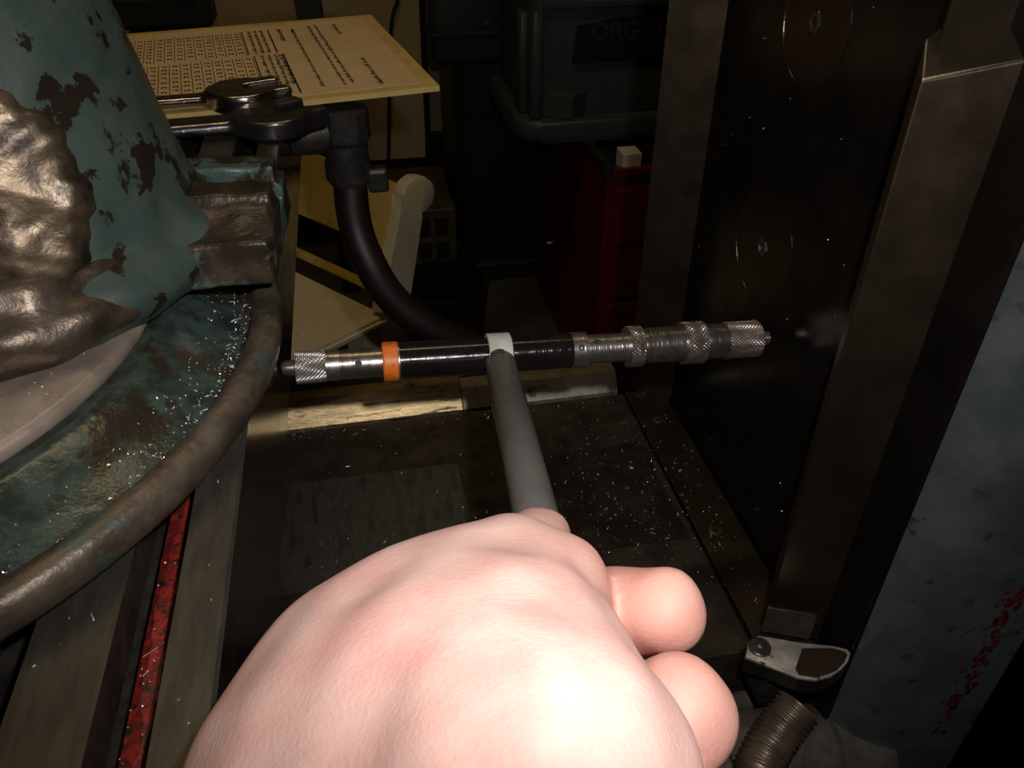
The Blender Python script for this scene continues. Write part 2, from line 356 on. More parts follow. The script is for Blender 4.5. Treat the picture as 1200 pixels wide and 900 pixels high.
def strip_bm(x0, x1, zt_): return extr([(0.5030, ZS-0.03), (0.5030, ZS-0.0005), (0.5030+(zt_-ZS)*0.75, zt_), (0.527, zt_), (0.527, ZS-0.03)], Vector((0, 1, 0)), Vector((0, 0, 1)), Vector((1, 0, 0)), x0, x1)  # front face tilted back to bounce the flash towards the lens
obj('back_strip', strip_bm(-0.16, 0.058, -0.3722), M['glintstrip'], sad)['label'] = 'scraped strip along the back edge, coloured golden for its flash glint'
obj('back_strip', strip_bm(0.0588, 0.186, -0.3765), M['greystrip'], sad)['label'] = 'grey scraped strip along the back edge'
obj('back_ledge', B(-0.30, 0.19, 0.5275, 0.56, ZS-0.06, -0.375, 0.002), M['saddle'], sad)
obj('saddle_block', B(-0.34, -0.090, 0.10, 0.53, ZS-0.0005, -0.2575, 0.003), M['saddle'], sad)
tag(sad, 'dark oily saddle surface below the micrometer, strewn with swarf', 'machine saddle')

# ================================================================== MILL TABLE with T slots
tab = empty('milling_table', (-0.2, 0.2, ZT))
def table_profile():
    pts = [(XT, -0.2575), (XT, ZT-0.0011), (XT-0.0011, ZT)]
    x = -0.0660
    slots = [(-0.0660, -0.0811), (-0.1030, -0.1181), (-0.140, -0.1551), (-0.177, -0.1921), (-0.214, -0.2291), (-0.251, -0.2661)]
    for a, b in slots:
        pts += [(a, ZT), (a, ZT-0.014), (a+0.005, ZT-0.014), (a+0.005, ZT-0.024), (b-0.005, ZT-0.024), (b-0.005, ZT-0.014), (b, ZT-0.014), (b, ZT)]
    pts += [(-0.34, ZT), (-0.34, -0.2575)]
    return pts
bm = extr(table_profile(), Vector((1, 0, 0)), Vector((0, 0, 1)), Vector((0, 1, 0)), -0.34, 0.742)
tb = obj('table_body', bm, M['table'], tab)
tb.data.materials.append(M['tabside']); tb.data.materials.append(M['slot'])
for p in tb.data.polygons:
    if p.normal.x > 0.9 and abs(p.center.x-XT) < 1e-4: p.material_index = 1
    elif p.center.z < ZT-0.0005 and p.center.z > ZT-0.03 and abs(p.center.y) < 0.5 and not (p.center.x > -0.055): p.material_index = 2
# red paint along the first slot; gap beside it stands for the wall's shadow
bm = bmesh.new(); N = 120; rows = []
for i in range(N+1):
    y = -0.1+0.38*i/N; zz = ZT-0.006-0.004*math.sin(i*0.37)-random.random()*0.0035
    rows.append([bm.verts.new((-0.0710-0.0007*random.random()+0.0004*math.sin(i*.5), y, ZT-0.0132)), bm.verts.new((-0.0752+random.random()*0.0010+0.0012*math.sin(i*.2)+0.0006*math.sin(i*.71), y, ZT-0.0130)), bm.verts.new((-0.0708, y, ZT-0.0145)), bm.verts.new((-0.078, y, ZT-0.0145))])
for A, Z in zip(rows, rows[1:]):
    bm.faces.new((A[0], A[1], Z[1], Z[0])); bm.faces.new((A[2], Z[2], Z[3], A[3])); bm.faces.new((A[1], A[3], Z[3], Z[1])); bm.faces.new((A[0], Z[0], Z[2], A[2]))
obj('red_paint', bm, M['redpaint'], tab)['label'] = 'chipped red paint down in the T slot'
tag(tab, 'long grey milling machine table with T slots under the round green base', 'machine table')

# ================================================================== COLUMN (dovetail ways, plugs)
colm = empty('machine_column', (XC, 0.35, ZS))
obj('column_face', B(XC, 0.60, 0.2190, 0.56, -1.14, 0.45, 0.001), M['colface'], colm)
fr = obj('far_rib', prism([(0.195, 0.503), (XC+0.002, 0.4805), (XC+0.002, 0.535), (0.1965, 0.5065)], ZS+0.0005, 0.45, 0.0006), M['way'], colm)
# near rib: thick lower bar with a chamfered top, slimmer bar running on above it
bm = bmesh.new(); q = [(0.1955, 0.2565), (XC+0.001, 0.2446), (XC+0.001, 0.2700), (0.1970, 0.2625)]
zt = [-0.0785, -0.0700, -0.0520, -0.0660]
lo_ = [bm.verts.new((x, y, ZS+0.006)) for x, y in q]; hi_ = [bm.verts.new((x, y, z)) for (x, y), z in zip(q, zt)]
bm.faces.new(lo_[::-1]); bm.faces.new(hi_)
for i in range(4): bm.faces.new((lo_[i], lo_[(i+1) % 4], hi_[(i+1) % 4], hi_[i]))
bmesh.ops.bevel(bm, geom=list(bm.edges), offset=0.0008, segments=2, profile=0.5, affect='EDGES')
obj('near_rib', bm, M['way'], colm)
obj('near_rib_upper', prism([(0.2010, 0.2600), (XC+0.001, 0.2560), (XC+0.001, 0.2690), (0.2022, 0.2626)], -0.085, 0.45), M['way'], colm)
# worn bright foot of the near rib
obj('worn_rib_foot', prism([(0.1951, 0.2561), (XC-0.0045, 0.2459), (XC-0.0045, 0.2466), (0.1952, 0.2567)], ZS+0.0065, ZS+0.027), M['steeldark'], colm)
for (y, z, r) in ((0.3815, -0.0860, 0.031), (0.3885, -0.2090, 0.034)):
    c = Vector((XC, y, z)); ax = Vector((-1, 0, 0))
    pl = obj('plug', lathe([(-0.002, r), (0.0003, r), (0.0006, r-0.0004), (0.0006, r-0.0011), (0.0002, r-0.0013), (0.0002, 0.0062), (-0.0001, 0.0062), (-0.0001, 0)], c, ax, 72), M['plug'], colm)
    obj('socket_screw', lathe([(-0.001, 0.0055), (0.0006, 0.0055), (0.0009, 0.005), (0.0009, 0.0030), (-0.0005, 0.0028), (-0.0005, 0)], c, ax, 6), M['screw'], pl)
tag(colm, 'dark oily vertical machine column face with two round plugs and slanted ribs', 'machine column')
# blue-grey casting beside the column
rE = ray(1150, 832); rE = rE.x/rE.y; ye = 0.1935
prof = [(XC+0.002, 0.2187), (0.2285, 0.2125), (0.2340, 0.2060), (0.2420, 0.2005), (0.2520, 0.1965), (rE*ye-0.003, ye+0.0006), (rE*ye, ye), (rE*ye+0.004, ye+0.004)]
cs = empty('blue_casting', (0.25, 0.20, ZF))
cb = obj('body', prism(prof+[(rE*ye+0.012, 0.2187)], ZF, 0.45), M['bluegrey'], cs, True, 40)
bm = bmesh.new()
for k in range(90):
    t = k/89; px = 1196-92*t+random.uniform(-12, 6); py = 690+165*t+random.uniform(-10, 10)
    d = ray(px, py); hit = None
    for (a, b) in zip(prof[:6], prof[1:7]):     # ray against the casting's faces
        ea = Vector((b[0]-a[0], b[1]-a[1])); den = d.x*ea.y-d.y*ea.x
        if abs(den) < 1e-9: continue
        s = (a[0]*ea.y-a[1]*ea.x)/den; u = ((d.x*s-a[0])*ea.x+(d.y*s-a[1])*ea.y)/ea.length_squared
        if 0 <= u <= 1 and s > 0: hit = (d*s, Vector((ea.x, ea.y, 0)).normalized(), Vector((-abs(ea.y), -abs(ea.x), 0)).normalized() if True else None)
    if hit:
        p, e, nrm = hit; nrm = Vector((e.y, -e.x, 0)); nrm = nrm if nrm.y < 0 else -nrm
        r = random.uniform(0.0006, 0.0024); m_ = 8
        ring = [bm.verts.new(p+nrm*0.0003+e*(r*0.8*math.cos(2*math.pi*i/m_)*random.uniform(.6, 1.2))+Vector((0, 0, 1))*(r*1.6*math.sin(2*math.pi*i/m_)*random.uniform(.6, 1.2))) for i in range(m_)]
        rin = [bm.verts.new(v.co-nrm*0.0006) for v in ring]
        bm.faces.new(ring)
        for i in range(m_): bm.faces.new((ring[i], rin[i], rin[(i+1) % m_], ring[(i+1) % m_]))
obj('red_smear', bm, M['redstreak'], cs)['label'] = 'smear of red paint'
tag(cs, 'tall blue-grey painted machine casting at the right edge', 'machine casting')

# wiper clip at the foot of the near rib
ZW = -0.3595
clip = empty('way_wiper', onZ(930, 775, ZW-0.011))
pts = [onZ(*q, ZW) for q in ((873, 770), (877, 752), (889, 744), (943, 755), (975, 757), (992, 760), (997, 765), (994, 775), (985, 785), (973, 793), (956, 797), (935, 794))]
obj('plate', prism([(p.x, p.y) for p in pts][::-1], ZW-0.0018, ZW, 0.0005), M['clip'], clip, True, 40)
obj('shaded_rim', prism([(p.x, p.y) for p in pts][::-1], ZW-0.011, ZW-0.0019), M['rubber'], clip)  # dark body under the plate stands for its shadowed front edge
cap = [onZ(*q, ZW+0.0003) for q in ((940, 760), (975, 760), (990, 764), (993, 768), (989, 777), (980, 786), (970, 790), (956, 794), (936, 791), (932, 784))]
obj('felt_cover', prism([(p.x, p.y) for p in cap][::-1], ZW-0.0002, ZW+0.0009, 0.0003), M['way'], clip)
obj('screw', screw_bm(onZ(890, 759, ZW), Vector((0, 0, 1)), 0.0058, 0.0016, 0.25), M['screw'], clip, True, 35)
obj('bracket', extr([(0.222, -0.398), (0.2495, -0.398), (0.2495, -0.387), (0.230, ZW-0.0112), (0.222, ZW-0.0112)], Vector((0, 1, 0)), Vector((0, 0, 1)), Vector((1, 0, 0)), 0.180, 0.2195), M['slot'], clip)
tag(clip, 'scratched bright way wiper clip with a screw at the foot of the near rib', 'way wiper')

# greasy boss and ribbed conduit below
boss = empty('shaft_boss', (0.20, 0.232, -0.46))
obj('barrel', lathe([(0.0, 0.030), (0.060, 0.030), (0.062, 0.0325), (0.088, 0.0325), (0.092, 0.031), (0.094, 0.027), (0.094, 0.0)], Vector((0.165, 0.2205, -0.452)), Vector((1, -0.10, 0)), 48), M['greasy'], boss, True, 40)
obj('mount_block', B(0.150, 0.2215, 0.2050, 0.2515, -0.56, -0.430, 0.004), M['greasy'], boss)
tag(boss, 'greasy round shaft boss with red paint flecks below the wiper clip', 'machine boss')
P = catmull([at(935, 828, 0.425), at(912, 858, 0.42), at(893, 892, 0.412), at(880, 940, 0.40), at(870, 1010, 0.40), at(868, 1100, 0.43)], 20)
cd = obj('ribbed_conduit', tube(P, 0.012, 20, rfun=lambda t: 0.0112+0.0014*math.sin(t*2*math.pi*30)), M['conduit'], None, True)
tag(cd, 'brown ribbed flexible conduit curling down below the fingers', 'conduit')

# ================================================================== SWIVEL BASE + TURRET on the table
vis = empty('swivel_vise', (-0.221, 0.295, ZT))
C0 = Vector((-0.221, 0.295, 0))
def zl(prof, seg=160): return lathe([(z, r) for r, z in prof], C0, Vector((0, 0, 1)), seg)
base = obj('base', zl([(0.05, ZT+0.0005), (0.168, ZT+0.0005), (0.172, ZT+0.003), (0.164, ZT+0.0095), (0.158, ZT+0.0110), (0.1500, ZT+0.0165), (0.142, ZT+0.0215), (0.1385, ZT+0.0228), (0.136, ZT+0.0215), (0.05, ZT+0.0215)]), M['greenwet'], vis, True, 50)
obj('rim', zl([(0.165, ZT+0.0035), (0.178, ZT+0.003), (0.1812, ZT+0.007), (0.1822, ZT+0.013), (0.1812, ZT+0.0170), (0.178, ZT+0.0190), (0.1735, ZT+0.0185), (0.1705, ZT+0.0155), (0.169, ZT+0.0100), (0.165, ZT+0.0080)]), M['lip'], vis, True, 60)
obj('swivel_plate', zl([(0.05, ZT+0.021), (0.1325, ZT+0.021), (0.1340, ZT+0.0235), (0.1330, ZT+0.0265), (0.1310, ZT+0.0275), (0.06, ZT+0.0300), (0.0, ZT+0.0300)]), M['plate'], vis, True, 50)
# turret body: flared cone, foot ring, clamping lug, all one casting
TC = np.array((-0.160, 0.340)); LUG_A = math.radians(-3)
def turret(P):
    z = P[..., 2]; rr = np.sqrt((P[..., 0]-TC[0])**2+(P[..., 1]-TC[1])**2)
    r = 0.091-0.2*(z+0.14); d = np.maximum((rr-r)*0.98, np.maximum(-0.157-z, z-0.035))
    foot = np.sqrt((rr-0.090)**2+(z+0.146)**2*1.2)-0.0115
    d = smin(d, foot, 0.008)
    d = smin(d, box_sdf(P, (-0.088, 0.342, -0.1475), (0.020, 0.030, 0.0090), 0.004), 0.016)
    d = d+0.0006*np.sin(P[..., 0]*190+2*np.sin(P[..., 2]*130))*np.sin(P[..., 1]*170+1.3)
    return d
tur = sdf_obj('turret', turret, (-0.275, 0.225, -0.165), (-0.025, 0.455, 0.045), 0.0019, M['green'], vis)
# bare metal foot and lug edge (worn)
def wornfoot(P):
    rr = np.sqrt((P[..., 0]-TC[0])**2+(P[..., 1]-TC[1])**2); z = P[..., 2]
    ang = np.arctan2(P[..., 1]-TC[1], P[..., 0]-TC[0])
    a = np.sqrt((rr-0.0950)**2+((z+0.1470)*0.95)**2)-0.0105
    b = np.sqrt((rr-0.0895)**2+((z+0.1345)*0.8)**2)-0.0066
    d = smin(a, b, 0.006); d = d+0.0007*np.sin(ang*23)*np.sin(z*300)
    cut = np.maximum(ang+0.62, -2.6-ang)*0.09; d = d+0.006*np.clip((ang+1.05)/0.45, 0, 1)
    return smax(d, cut, 0.006)
obj_w = sdf_obj('worn_foot', wornfoot, (-0.28, 0.215, -0.165), (-0.035, 0.46, -0.10), 0.0018, M['castbrown'], vis)
def lugf(P):
    c, s = math.cos(LUG_A), math.sin(LUG_A); R = np.array(((c, -s, 0), (s, c, 0), (0, 0, 1)), np.float32)
    d = box_sdf(P, (-0.0735, 0.3390, -0.1480), (0.0365, 0.0385, 0.0095), 0.0015, R)          # foot of the lug
    r1 = box_sdf(P, (-0.0725, 0.3640, -0.1370), (0.0345, 0.0105, 0.0075), 0.0012, R)
    r2 = box_sdf(P, (-0.0735, 0.3370, -0.1375), (0.0355, 0.0085, 0.0075), 0.0012, R)
    slope = box_sdf(P, (-0.0735, 0.3190, -0.1420), (0.0345, 0.0160, 0.0050), 0.0015, np.array(((1, 0, 0), (0, 0.94, -0.34), (0, 0.34, 0.94)), np.float32))
    d = smin(d, smin(r1, r2, 0.0), 0.003); d = smin(d, slope, 0.004)
    g = box_sdf(P, (-0.0610, 0.3510, -0.1330), (0.0330, 0.0062, 0.0120), 0.0006, R)
    d = smax(d, -g, 0.001)
    return d+0.0004*np.sin(P[..., 0]*310+1.1)*np.sin(P[..., 1]*260)+0.0003*np.sin(P[..., 2]*420+P[..., 0]*150)
sdf_obj('clamping_lug', lugf, (-0.115, 0.290, -0.163), (-0.030, 0.385, -0.120), 0.0009, M['lug'], vis)
# shiny round boss on the camera side
BA = Vector((0.30, -0.90, 0.26)).normalized(); BO = at(-52, 232, 0.262)-BA*0.012
def bossf(P):
    q = P-np.array(BO, np.float32); a = np.array(BA, np.float32); t = q@a
    u = np.array(frame(BA)[1], np.float32); v = np.array(frame(BA)[2], np.float32); x = q@u; y = q@v
    rr = np.sqrt(x*x+y*y); th = np.arctan2(y, x)
    r = 0.0405+0.0012*np.sin(th*3+1)+0.0008*np.sin(th*11)+0.0005*np.sin(th*29)
    d = smax(rr-r, np.abs(t)-0.026+0.06*np.abs(x+0.012), 0.010)
    d = d+0.0008*np.sin(q[..., 0]*170+np.sin(q[..., 2]*120)*1.7)*np.sin(q[..., 2]*140)+0.00025*np.sin(x*420+2*np.sin(y*260))*np.sin(y*390+1)
    return d
obj_b = sdf_obj('worn_boss', bossf, (-0.190, 0.225, -0.155), (-0.075, 0.335, -0.040), 0.0011, M['bronze'], vis)
tag(vis, 'large round swivel base with chipped green turret and worn clamping lug on the table', 'machine vise')

# ================================================================== CHART BOARD, SPANNERS
ZC = ZT+0.0048
FR = onZ(515, 100, ZC); BR = onZ(447, 15, ZC); BL = onZ(155, 38, ZC)
u0 = (BL-BR).normalized(); v0 = (FR-BR); v0 = (v0-u0*v0.dot(u0)*0.55).normalized()
LV = (FR-BR).length*0.985; LU = 0.285; BRo = FR-v0*LV
chart = empty('chart_board', BRo+u0*0.12+v0*0.14-Vector((0, 0, 0.0045)))
up = Vector((0, 0, 1))
obj('board', extr([(0, 0), (LU, 0), (LU, LV), (0, LV)], u0, v0, up, -0.0044, -0.0002, BRo), M['board'], chart)
obj('paper', extr([(0.012, 0.012), (LU-0.012, 0.012), (LU-0.012, LV-0.012), (0.012, LV-0.012)], u0, v0, up, -0.0002, 0.0, BRo), M['paper'], chart)
bm = bmesh.new(); rnd = random.Random(8)
def ink(ua, ub, va, vb):
    vs_ = [bm.verts.new(BRo+u0*a+v0*b+up*0.00025) for a, b in ((ua, va), (ub, va), (ub, vb), (ua, vb))]
    bm.faces.new(vs_)
def words(uu, va, vb, h, gap=0.0022):      # one printed line running front to back
    v = va
    while v < vb:
        n = rnd.randint(2, 8)
        for _ in range(n):
            cw = h*rnd.uniform(0.38, 0.6); hh = h*rnd.choice((0.65, 0.65, 1.0, 0.85))
            if v+cw > vb: break
            k = rnd.random()
            if k < 0.5: ink(uu, uu+hh, v, v+cw*0.5); ink(uu, uu+h*0.35, v, v+cw)
            else: ink(uu+hh*0.4, uu+hh*0.75, v, v+cw); ink(uu, uu+hh, v+cw*0.5, v+cw*0.98)
            v += cw+h*0.16
        v += gap
def uv(px, py):
    p = onZ(px, py, ZC)-BRo; return p.dot(u0), p.dot(v0)
for (a, b, h) in (((442, 66), (456, 98), 0.0048), ((395, 28), (402, 40), 0.004), ((378, 28), (420, 97), 0.0034), ((372, 29), (408, 98), 0.0034), ((354, 33), (382, 100), 0.0034), ((346, 33), (348, 40), 0.0034),
                  ((331, 33), (337, 48), 0.0050), ((341, 62), (356, 96), 0.0050)):
    ua, va = uv(*a); ub, vb = uv(*b); words((ua+ub)/2, va, vb, h)
ua, va = uv(332, 33); _, vm = uv(330, 60); _, vb = uv(343, 95)
um = (uv(321, 35)[0]+uv(326, 60)[0])/2; ink(um, um+0.0016, va, vm); um2 = um-0.004; ink(um2, um2+0.0016, vm+0.006, LV-0.02)
for k in range(3):
    words(um+0.006+k*0.0058, va, vm, 0.0036); words(um2+0.006+k*0.0058, vm+0.006, LV-0.02, 0.0036)
du = 0.0086; u_ = um+0.027
ink(u_-0.002, u_-0.0008, va, vm); ink(u_-0.006, u_-0.0048, vm+0.006, LV-0.02)
while u_ < LU-0.02:
    for (c0, c1, off) in ((va, vm, 0.0), (vm+0.008, LV-0.018, -0.004)):
        ink(u_+off, u_+off+0.0006, c0, c1); v = c0+0.006
        while v < c1-0.006:
            h = 0.0042; ink(u_+off+0.0024, u_+off+0.0024+h, v, v+0.0018); ink(u_+off+0.0024, u_+off+0.0036, v, v+0.0042)
            if rnd.random() < 0.6: ink(u_+off+0.0054, u_+off+0.0066, v, v+0.0042)
            v += rnd.choice((0.011, 0.014))
    u_ += du
obj('printed_tables', bm, M['ink'], chart)['label'] = 'columns of small printed figures and text'
tag(chart, 'yellowed printed chart on a thin board overhanging the table end', 'chart')

def spanner_sdf(c, ang, R, jaw, gap, shaft, wsh, th, jang, z):
    """open-ended spanner lying flat: round head with a jaw slot, tapering shaft"""
    ca, sa = math.cos(ang), math.sin(ang)
    def f(P):
        x = (P[..., 0]-c[0])*ca+(P[..., 1]-c[1])*sa; y = -(P[..., 0]-c[0])*sa+(P[..., 1]-c[1])*ca; zz = P[..., 2]-z
        head = np.sqrt(x*x+(y*0.95)**2)-R
        ja, js = math.cos(jang), math.sin(jang); jx = x*ja+y*js; jy = -x*js+y*ja
        horns = np.maximum(np.abs(jx-R*0.5)-R*0.75, np.abs(jy)-R*0.80)
        head = smin(head, horns, 0.004)
        slot = np.maximum(np.maximum(-(jx-R*0.05), jx-R*3), np.abs(jy)-gap/2); slot = smax(slot, -(jx+0.2), 0)
        hd = smax(np.maximum(head, -slot), np.abs(zz)-th/2, 0.0018)
        q = np.stack([np.maximum(np.abs(x+shaft/2)-shaft/2, 0), np.maximum(np.abs(y)-wsh*0.55, 0), zz*1.05], -1)
        sh = np.sqrt((q**2).sum(-1))-wsh*0.36
        return smin(hd, sh, 0.006)
    return f
A1 = onZ(318, 127, -0.171)
sp1 = sdf_obj('open_end_spanner', spanner_sdf((A1.x, A1.y-0.004, 0), math.radians(5), 0.0260, 1, 0.018, 0.17, 0.0130, 0.0130, math.radians(30), ZT+0.0072), (A1.x-0.19, A1.y-0.06, ZT), (A1.x+0.062, A1.y+0.06, ZT+0.018), 0.0014, M['spanner'])
tag(sp1, 'dark forged open-end spanner lying flat on the table, nearer of the two', 'spanner')
A2 = onZ(282, 97, -0.166)
sp2 = sdf_obj('open_end_spanner', spanner_sdf((A2.x, A2.y-0.004, 0), math.radians(5), 0.0250, 1, 0.0150, 0.15, 0.0085, 0.0120, math.radians(16), ZT+0.0112), (A2.x-0.17, A2.y-0.06, ZT+0.0045), (A2.x+0.058, A2.y+0.05, ZT+0.0200), 0.0014, M['chrome'])
tag(sp2, 'chromed open-end spanner resting on the chart board behind the dark one', 'spanner')

# ================================================================== PIPE FITTING + HOSE
Yp = 0.640
def pp(px, py): return onY(px, py, Yp)
pf = empty('pipe_fitting', pp(403, 150))
top = pp(400, 116); top.z = min(top.z, ZT-0.004); bot = pp(410, 212); ax = (bot-top); L = ax.length; ax.normalize()
k = 0.66/940
elb = obj('elbow', tube(catmull([Vector((XT+0.0005, Yp, top.z-0.020)), Vector((XT+0.018, Yp, top.z-0.020)), top+Vector((-0.004, 0, -0.018)), top+ax*0.034], 6), 0.0155, 24), M['blackiron'], pf, True, 40)
obj('collar', lathe([(0.0, 0.0150), (0.0, 0.0195), (0.022, 0.0200), (0.026, 0.0175), (0.026, 0.0)], top+ax*0.002, ax, 12), M['blackiron'], pf)
obj('barrel', lathe([(0.024, 0.0165), (0.030, 0.0170), (0.060, 0.0165), (0.062, 0.0150), (L, 0.0145)], top, ax, 32), M['blackiron'], pf, True, 40)
cl = obj('hose_clamp', lathe([(-0.013, 0.0150), (-0.013, 0.0185), (0.0005, 0.0185), (0.0005, 0.0150)], bot-ax*0.004, ax, 32), M['blackiron'], pf, True, 40)
obj('clamp_screw', B(bot.x+0.014, bot.x+0.031, bot.y-0.012, bot.y+0.004, bot.z-0.008, bot.z+0.012, 0.003), M['blackiron'], cl)
tag(pf, 'black pipe elbow with a hose clamp hanging below the chart board', 'pipe fitting')
HP = catmull([bot-ax*0.008, at(416, 262, 0.665), at(435, 312, 0.675), at(462, 352, 0.69), at(505, 385, 0.71), at(560, 410, 0.74), at(620, 440, 0.78), at(660, 500, 0.82), at(680, 600, 0.86)], 8)
tag(obj('rubber_hose', tube(HP, 0.0138, 20), M['hose'], None, True), 'dark oxblood rubber hose curving down from the pipe fitting', 'hose')

# ================================================================== INSIDE MICROMETER with handle
ML = Vector((XT+0.0004, 0.3489, -0.2312)); MR = onY(900, 396, 0.3489)
MA = (MR-ML).normalized(); ML_ = (MR-ML).length
def tpx(px):
    lo, hi = -0.02, ML_+0.02
    for _ in range(40):
        m_ = (lo+hi)/2
        if proj(ML+MA*m_)[0] < px: lo = m_
        else: hi = m_
    return lo
def rpx(px, r): return r*proj(ML+MA*tpx(px))[2]/FPX
mic = empty('inside_micrometer', ML+MA*(ML_/2))
def seg(name, prof, m, parent=mic, s=56, smooth=True):
    pr = [(tpx(p), rpx(p, r)) for p, r in prof]; out = [pr[0]]; rn = random.Random(len(name)); jit = 0.000017 if m is not M['orange'] else 0.0
    for (ta, ra), (tb_, rb_) in zip(pr, pr[1:]):
        n = max(1, int((tb_-ta)/0.00008)) if jit else 1            # fine turning marks run round every sleeve
        for i in range(1, n): out.append((ta+(tb_-ta)*i/n, ra+(rb_-ra)*i/n+rn.uniform(-jit, jit)))
        out.append((tb_, rb_))
    return obj(name, lathe(out, ML, MA, s), m, parent, smooth, 30)
t0 = tpx(348)
obj('anvil_tip', lathe([(0.0, 0.0015), (0.0008, 0.0032), (0.003, 0.0040), (t0+0.001, 0.0042)], ML, MA, 32), M['steel'], mic, True, 30)
obj('knurled_cap', knurl(ML, MA, tpx(347), tpx(382), rpx(365, 20), 0.0006, 28), M['knurl'], mic)
seg('plain_ring', [(382, 17), (382.3, 18.3), (398, 18.3), (398.5, 17.6)], M['steel'])
s1 = seg('anvil_sleeve', [(398, 17.6), (449, 17.6)], M['steeldark'])
p = ML+MA*tpx(420); tow = (-p-MA*(-p).dot(MA)).normalized(); side = MA.cross(tow)
r17 = rpx(420, 17.6); n_ = (tow*0.97+Vector((0, 0, 1))*0.25).normalized()
obj('pin', lathe([(-0.0004, 0.0018), (0.00035, 0.0018), (0.00035, 0.0012), (0.0001, 0.0011), (0.0001, 0)], p+tow*r17, tow, 20), M['engrave'], s1)
seg('orange_band', [(448, 18), (448.3, 22.3), (450, 23.3), (465, 23.3), (466.5, 22.3)], M['orange'])
seg('bright_edge', [(466, 22.6), (468, 22.4), (468.6, 21)], M['steel'])
seg('main_tube', [(467, 21.8), (668, 20.6)], M['blacktube'])
s2 = seg('collar', [(667.5, 18), (668, 21.2), (685.5, 21.0), (686, 18)], M['steel'])
p = ML+MA*tpx(676); tow = (-p-MA*(-p).dot(MA)).normalized()
obj('set_screw', screw_bm(p+(tow*0.97+UP*0.1).normalized()*rpx(676, 20.6), tow, 0.0017, 0.0006, 0.45), M['engrave'], s2)
s3 = seg('graduated_sleeve', [(685, 16.8), (736, 16.8)], M['steel'])
obj('knurled_ring', knurl(ML, MA, tpx(734), tpx(750), rpx(742, 24.5), 0.0005, 36), M['knurldark'], mic)
s4 = seg('thimble', [(749, 18), (756, 18.5), (757, 20.8), (799, 21.2)], M['steeldark'])
obj('knurled_ring', knurl(ML, MA, tpx(798), tpx(822), rpx(810, 25.5), 0.0005, 36), M['knurldark'], mic)
s5 = seg('outer_sleeve', [(821, 21), (849, 20.6)], M['steeldark'])
obj('knurled_ratchet', knurl(ML, MA, tpx(848), tpx(886), rpx(867, 22), 0.0005, 34), M['knurldark'], mic)
seg('measuring_pin', [(885, 13), (889, 12.5), (889.3, 8.6), (899, 8.2), (900.3, 6.8), (900.3, 0)], M['steel'])
def engrave(parent, s, px, r, ang, size, rot):
    """character standing on the sleeve, ang degrees up from the camera-facing line"""
    me = text_mesh(s, size, 0.0003); c = ML+MA*tpx(px); tw = (-c-MA*(-c).dot(MA)).normalized(); sd = tw.cross(MA).normalized()
    if sd.z < 0: sd = -sd
    a = math.radians(ang); nn = tw*math.cos(a)+sd*math.sin(a); tt = (sd*math.cos(a)-tw*math.sin(a))
    x = MA*math.cos(rot)+tt*math.sin(rot); y = nn.cross(x)
    Mx = Matrix((x, y, nn)).transposed().to_4x4(); Mx.translation = c+nn*(rpx(px, r)+0.00008); me.transform(Mx)
    return obj('engraved_mark', me, M['engrave'] if True else None, parent)
engrave(s3, '9', 697, 16.8, 28, 0.0065, math.radians(90)); engrave(s3, '7', 722, 16.8, 24, 0.0045, math.radians(90))
engrave(s4, '1', 764, 20.9, 38, 0.0060, math.radians(90)); engrave(s4, '-', 776, 21, 38, 0.006, 0.0); engrave(s4, '6', 768, 21, -42, 0.0055, math.radians(90))
engrave(s5, 'X', 840, 20.8, -14, 0.0062, math.radians(40)); engrave(s5, '3', 834, 20.8, 34, 0.005, math.radians(90)); engrave(s5, '2', 826, 20.8, 36, 0.004, math.radians(90))
for i in range(9):
    me = bpy.data.meshes.new('g'); px = 690+i*4.8; c = ML+MA*tpx(px); tw = (-c-MA*(-c).dot(MA)).normalized(); sd = tw.cross(MA); sd = sd if sd.z > 0 else -sd
    a = math.radians(-16); nn = tw*math.cos(a)+sd*math.sin(a); tt = sd*math.cos(a)-tw*math.sin(a); o_ = c+nn*(rpx(px, 16.8)+0.00002); l = 0.0022 if i % 4 else 0.0034
    bm = bmesh.new()
    vv = [bm.verts.new(o_+MA*x+tt*y+nn*z) for z in (-0.0004, 0.00003) for x, y in ((-0.00012, -l/2), (0.00012, -l/2), (0.00012, l/2), (-0.00012, l/2))]
    for q in ((0, 1, 2, 3), (4, 5, 6, 7), (0, 1, 5, 4), (1, 2, 6, 5), (2, 3, 7, 6), (3, 0, 4, 7)): bm.faces.new([vv[j] for j in q])
    obj('graduation', bm, M['engrave'], s3)
# handle: ring clamped round the tube, ferrule, long grey grip
HC = ML+MA*tpx(584)
H2 = at(626, 598, 0.289); HA = (H2-HC).normalized()
HA = (HA-MA*0.0).normalized()
hd = obj('handle', lathe([(0.0095, 0.0045), (0.0120, 0.0070), (0.0135, 0.0080), (0.0600, 0.0080), (0.0606, 0.0083), (0.26, 0.0083), (0.263, 0.0070), (0.263, 0.0)], HC, HA, 48), M['handle'], mic, True, 30)
t570, t597 = tpx(570.5), tpx(597.5); rr = rpx(584, 21.6)
obj('clamp_ring', lathe([(t570, rr), (t570, rr+0.0014), (t570+0.0005, rr+0.0019), (t597-0.0005, rr+0.0019), (t597, rr+0.0014), (t597, rr)], ML, MA, 56), M['ringpaint'], hd, True, 40)
sc = HC+HA*0.0160; tw = (-sc-HA*(-sc).dot(HA)).normalized()
obj('ferrule_screw', screw_bm(sc+tw*0.0072, tw, 0.0036, 0.0013, 0.3), M['greasy'], hd, True, 35)
tag(mic, 'inside micrometer with black tube, orange band and grey handle held across the gap', 'micrometer')

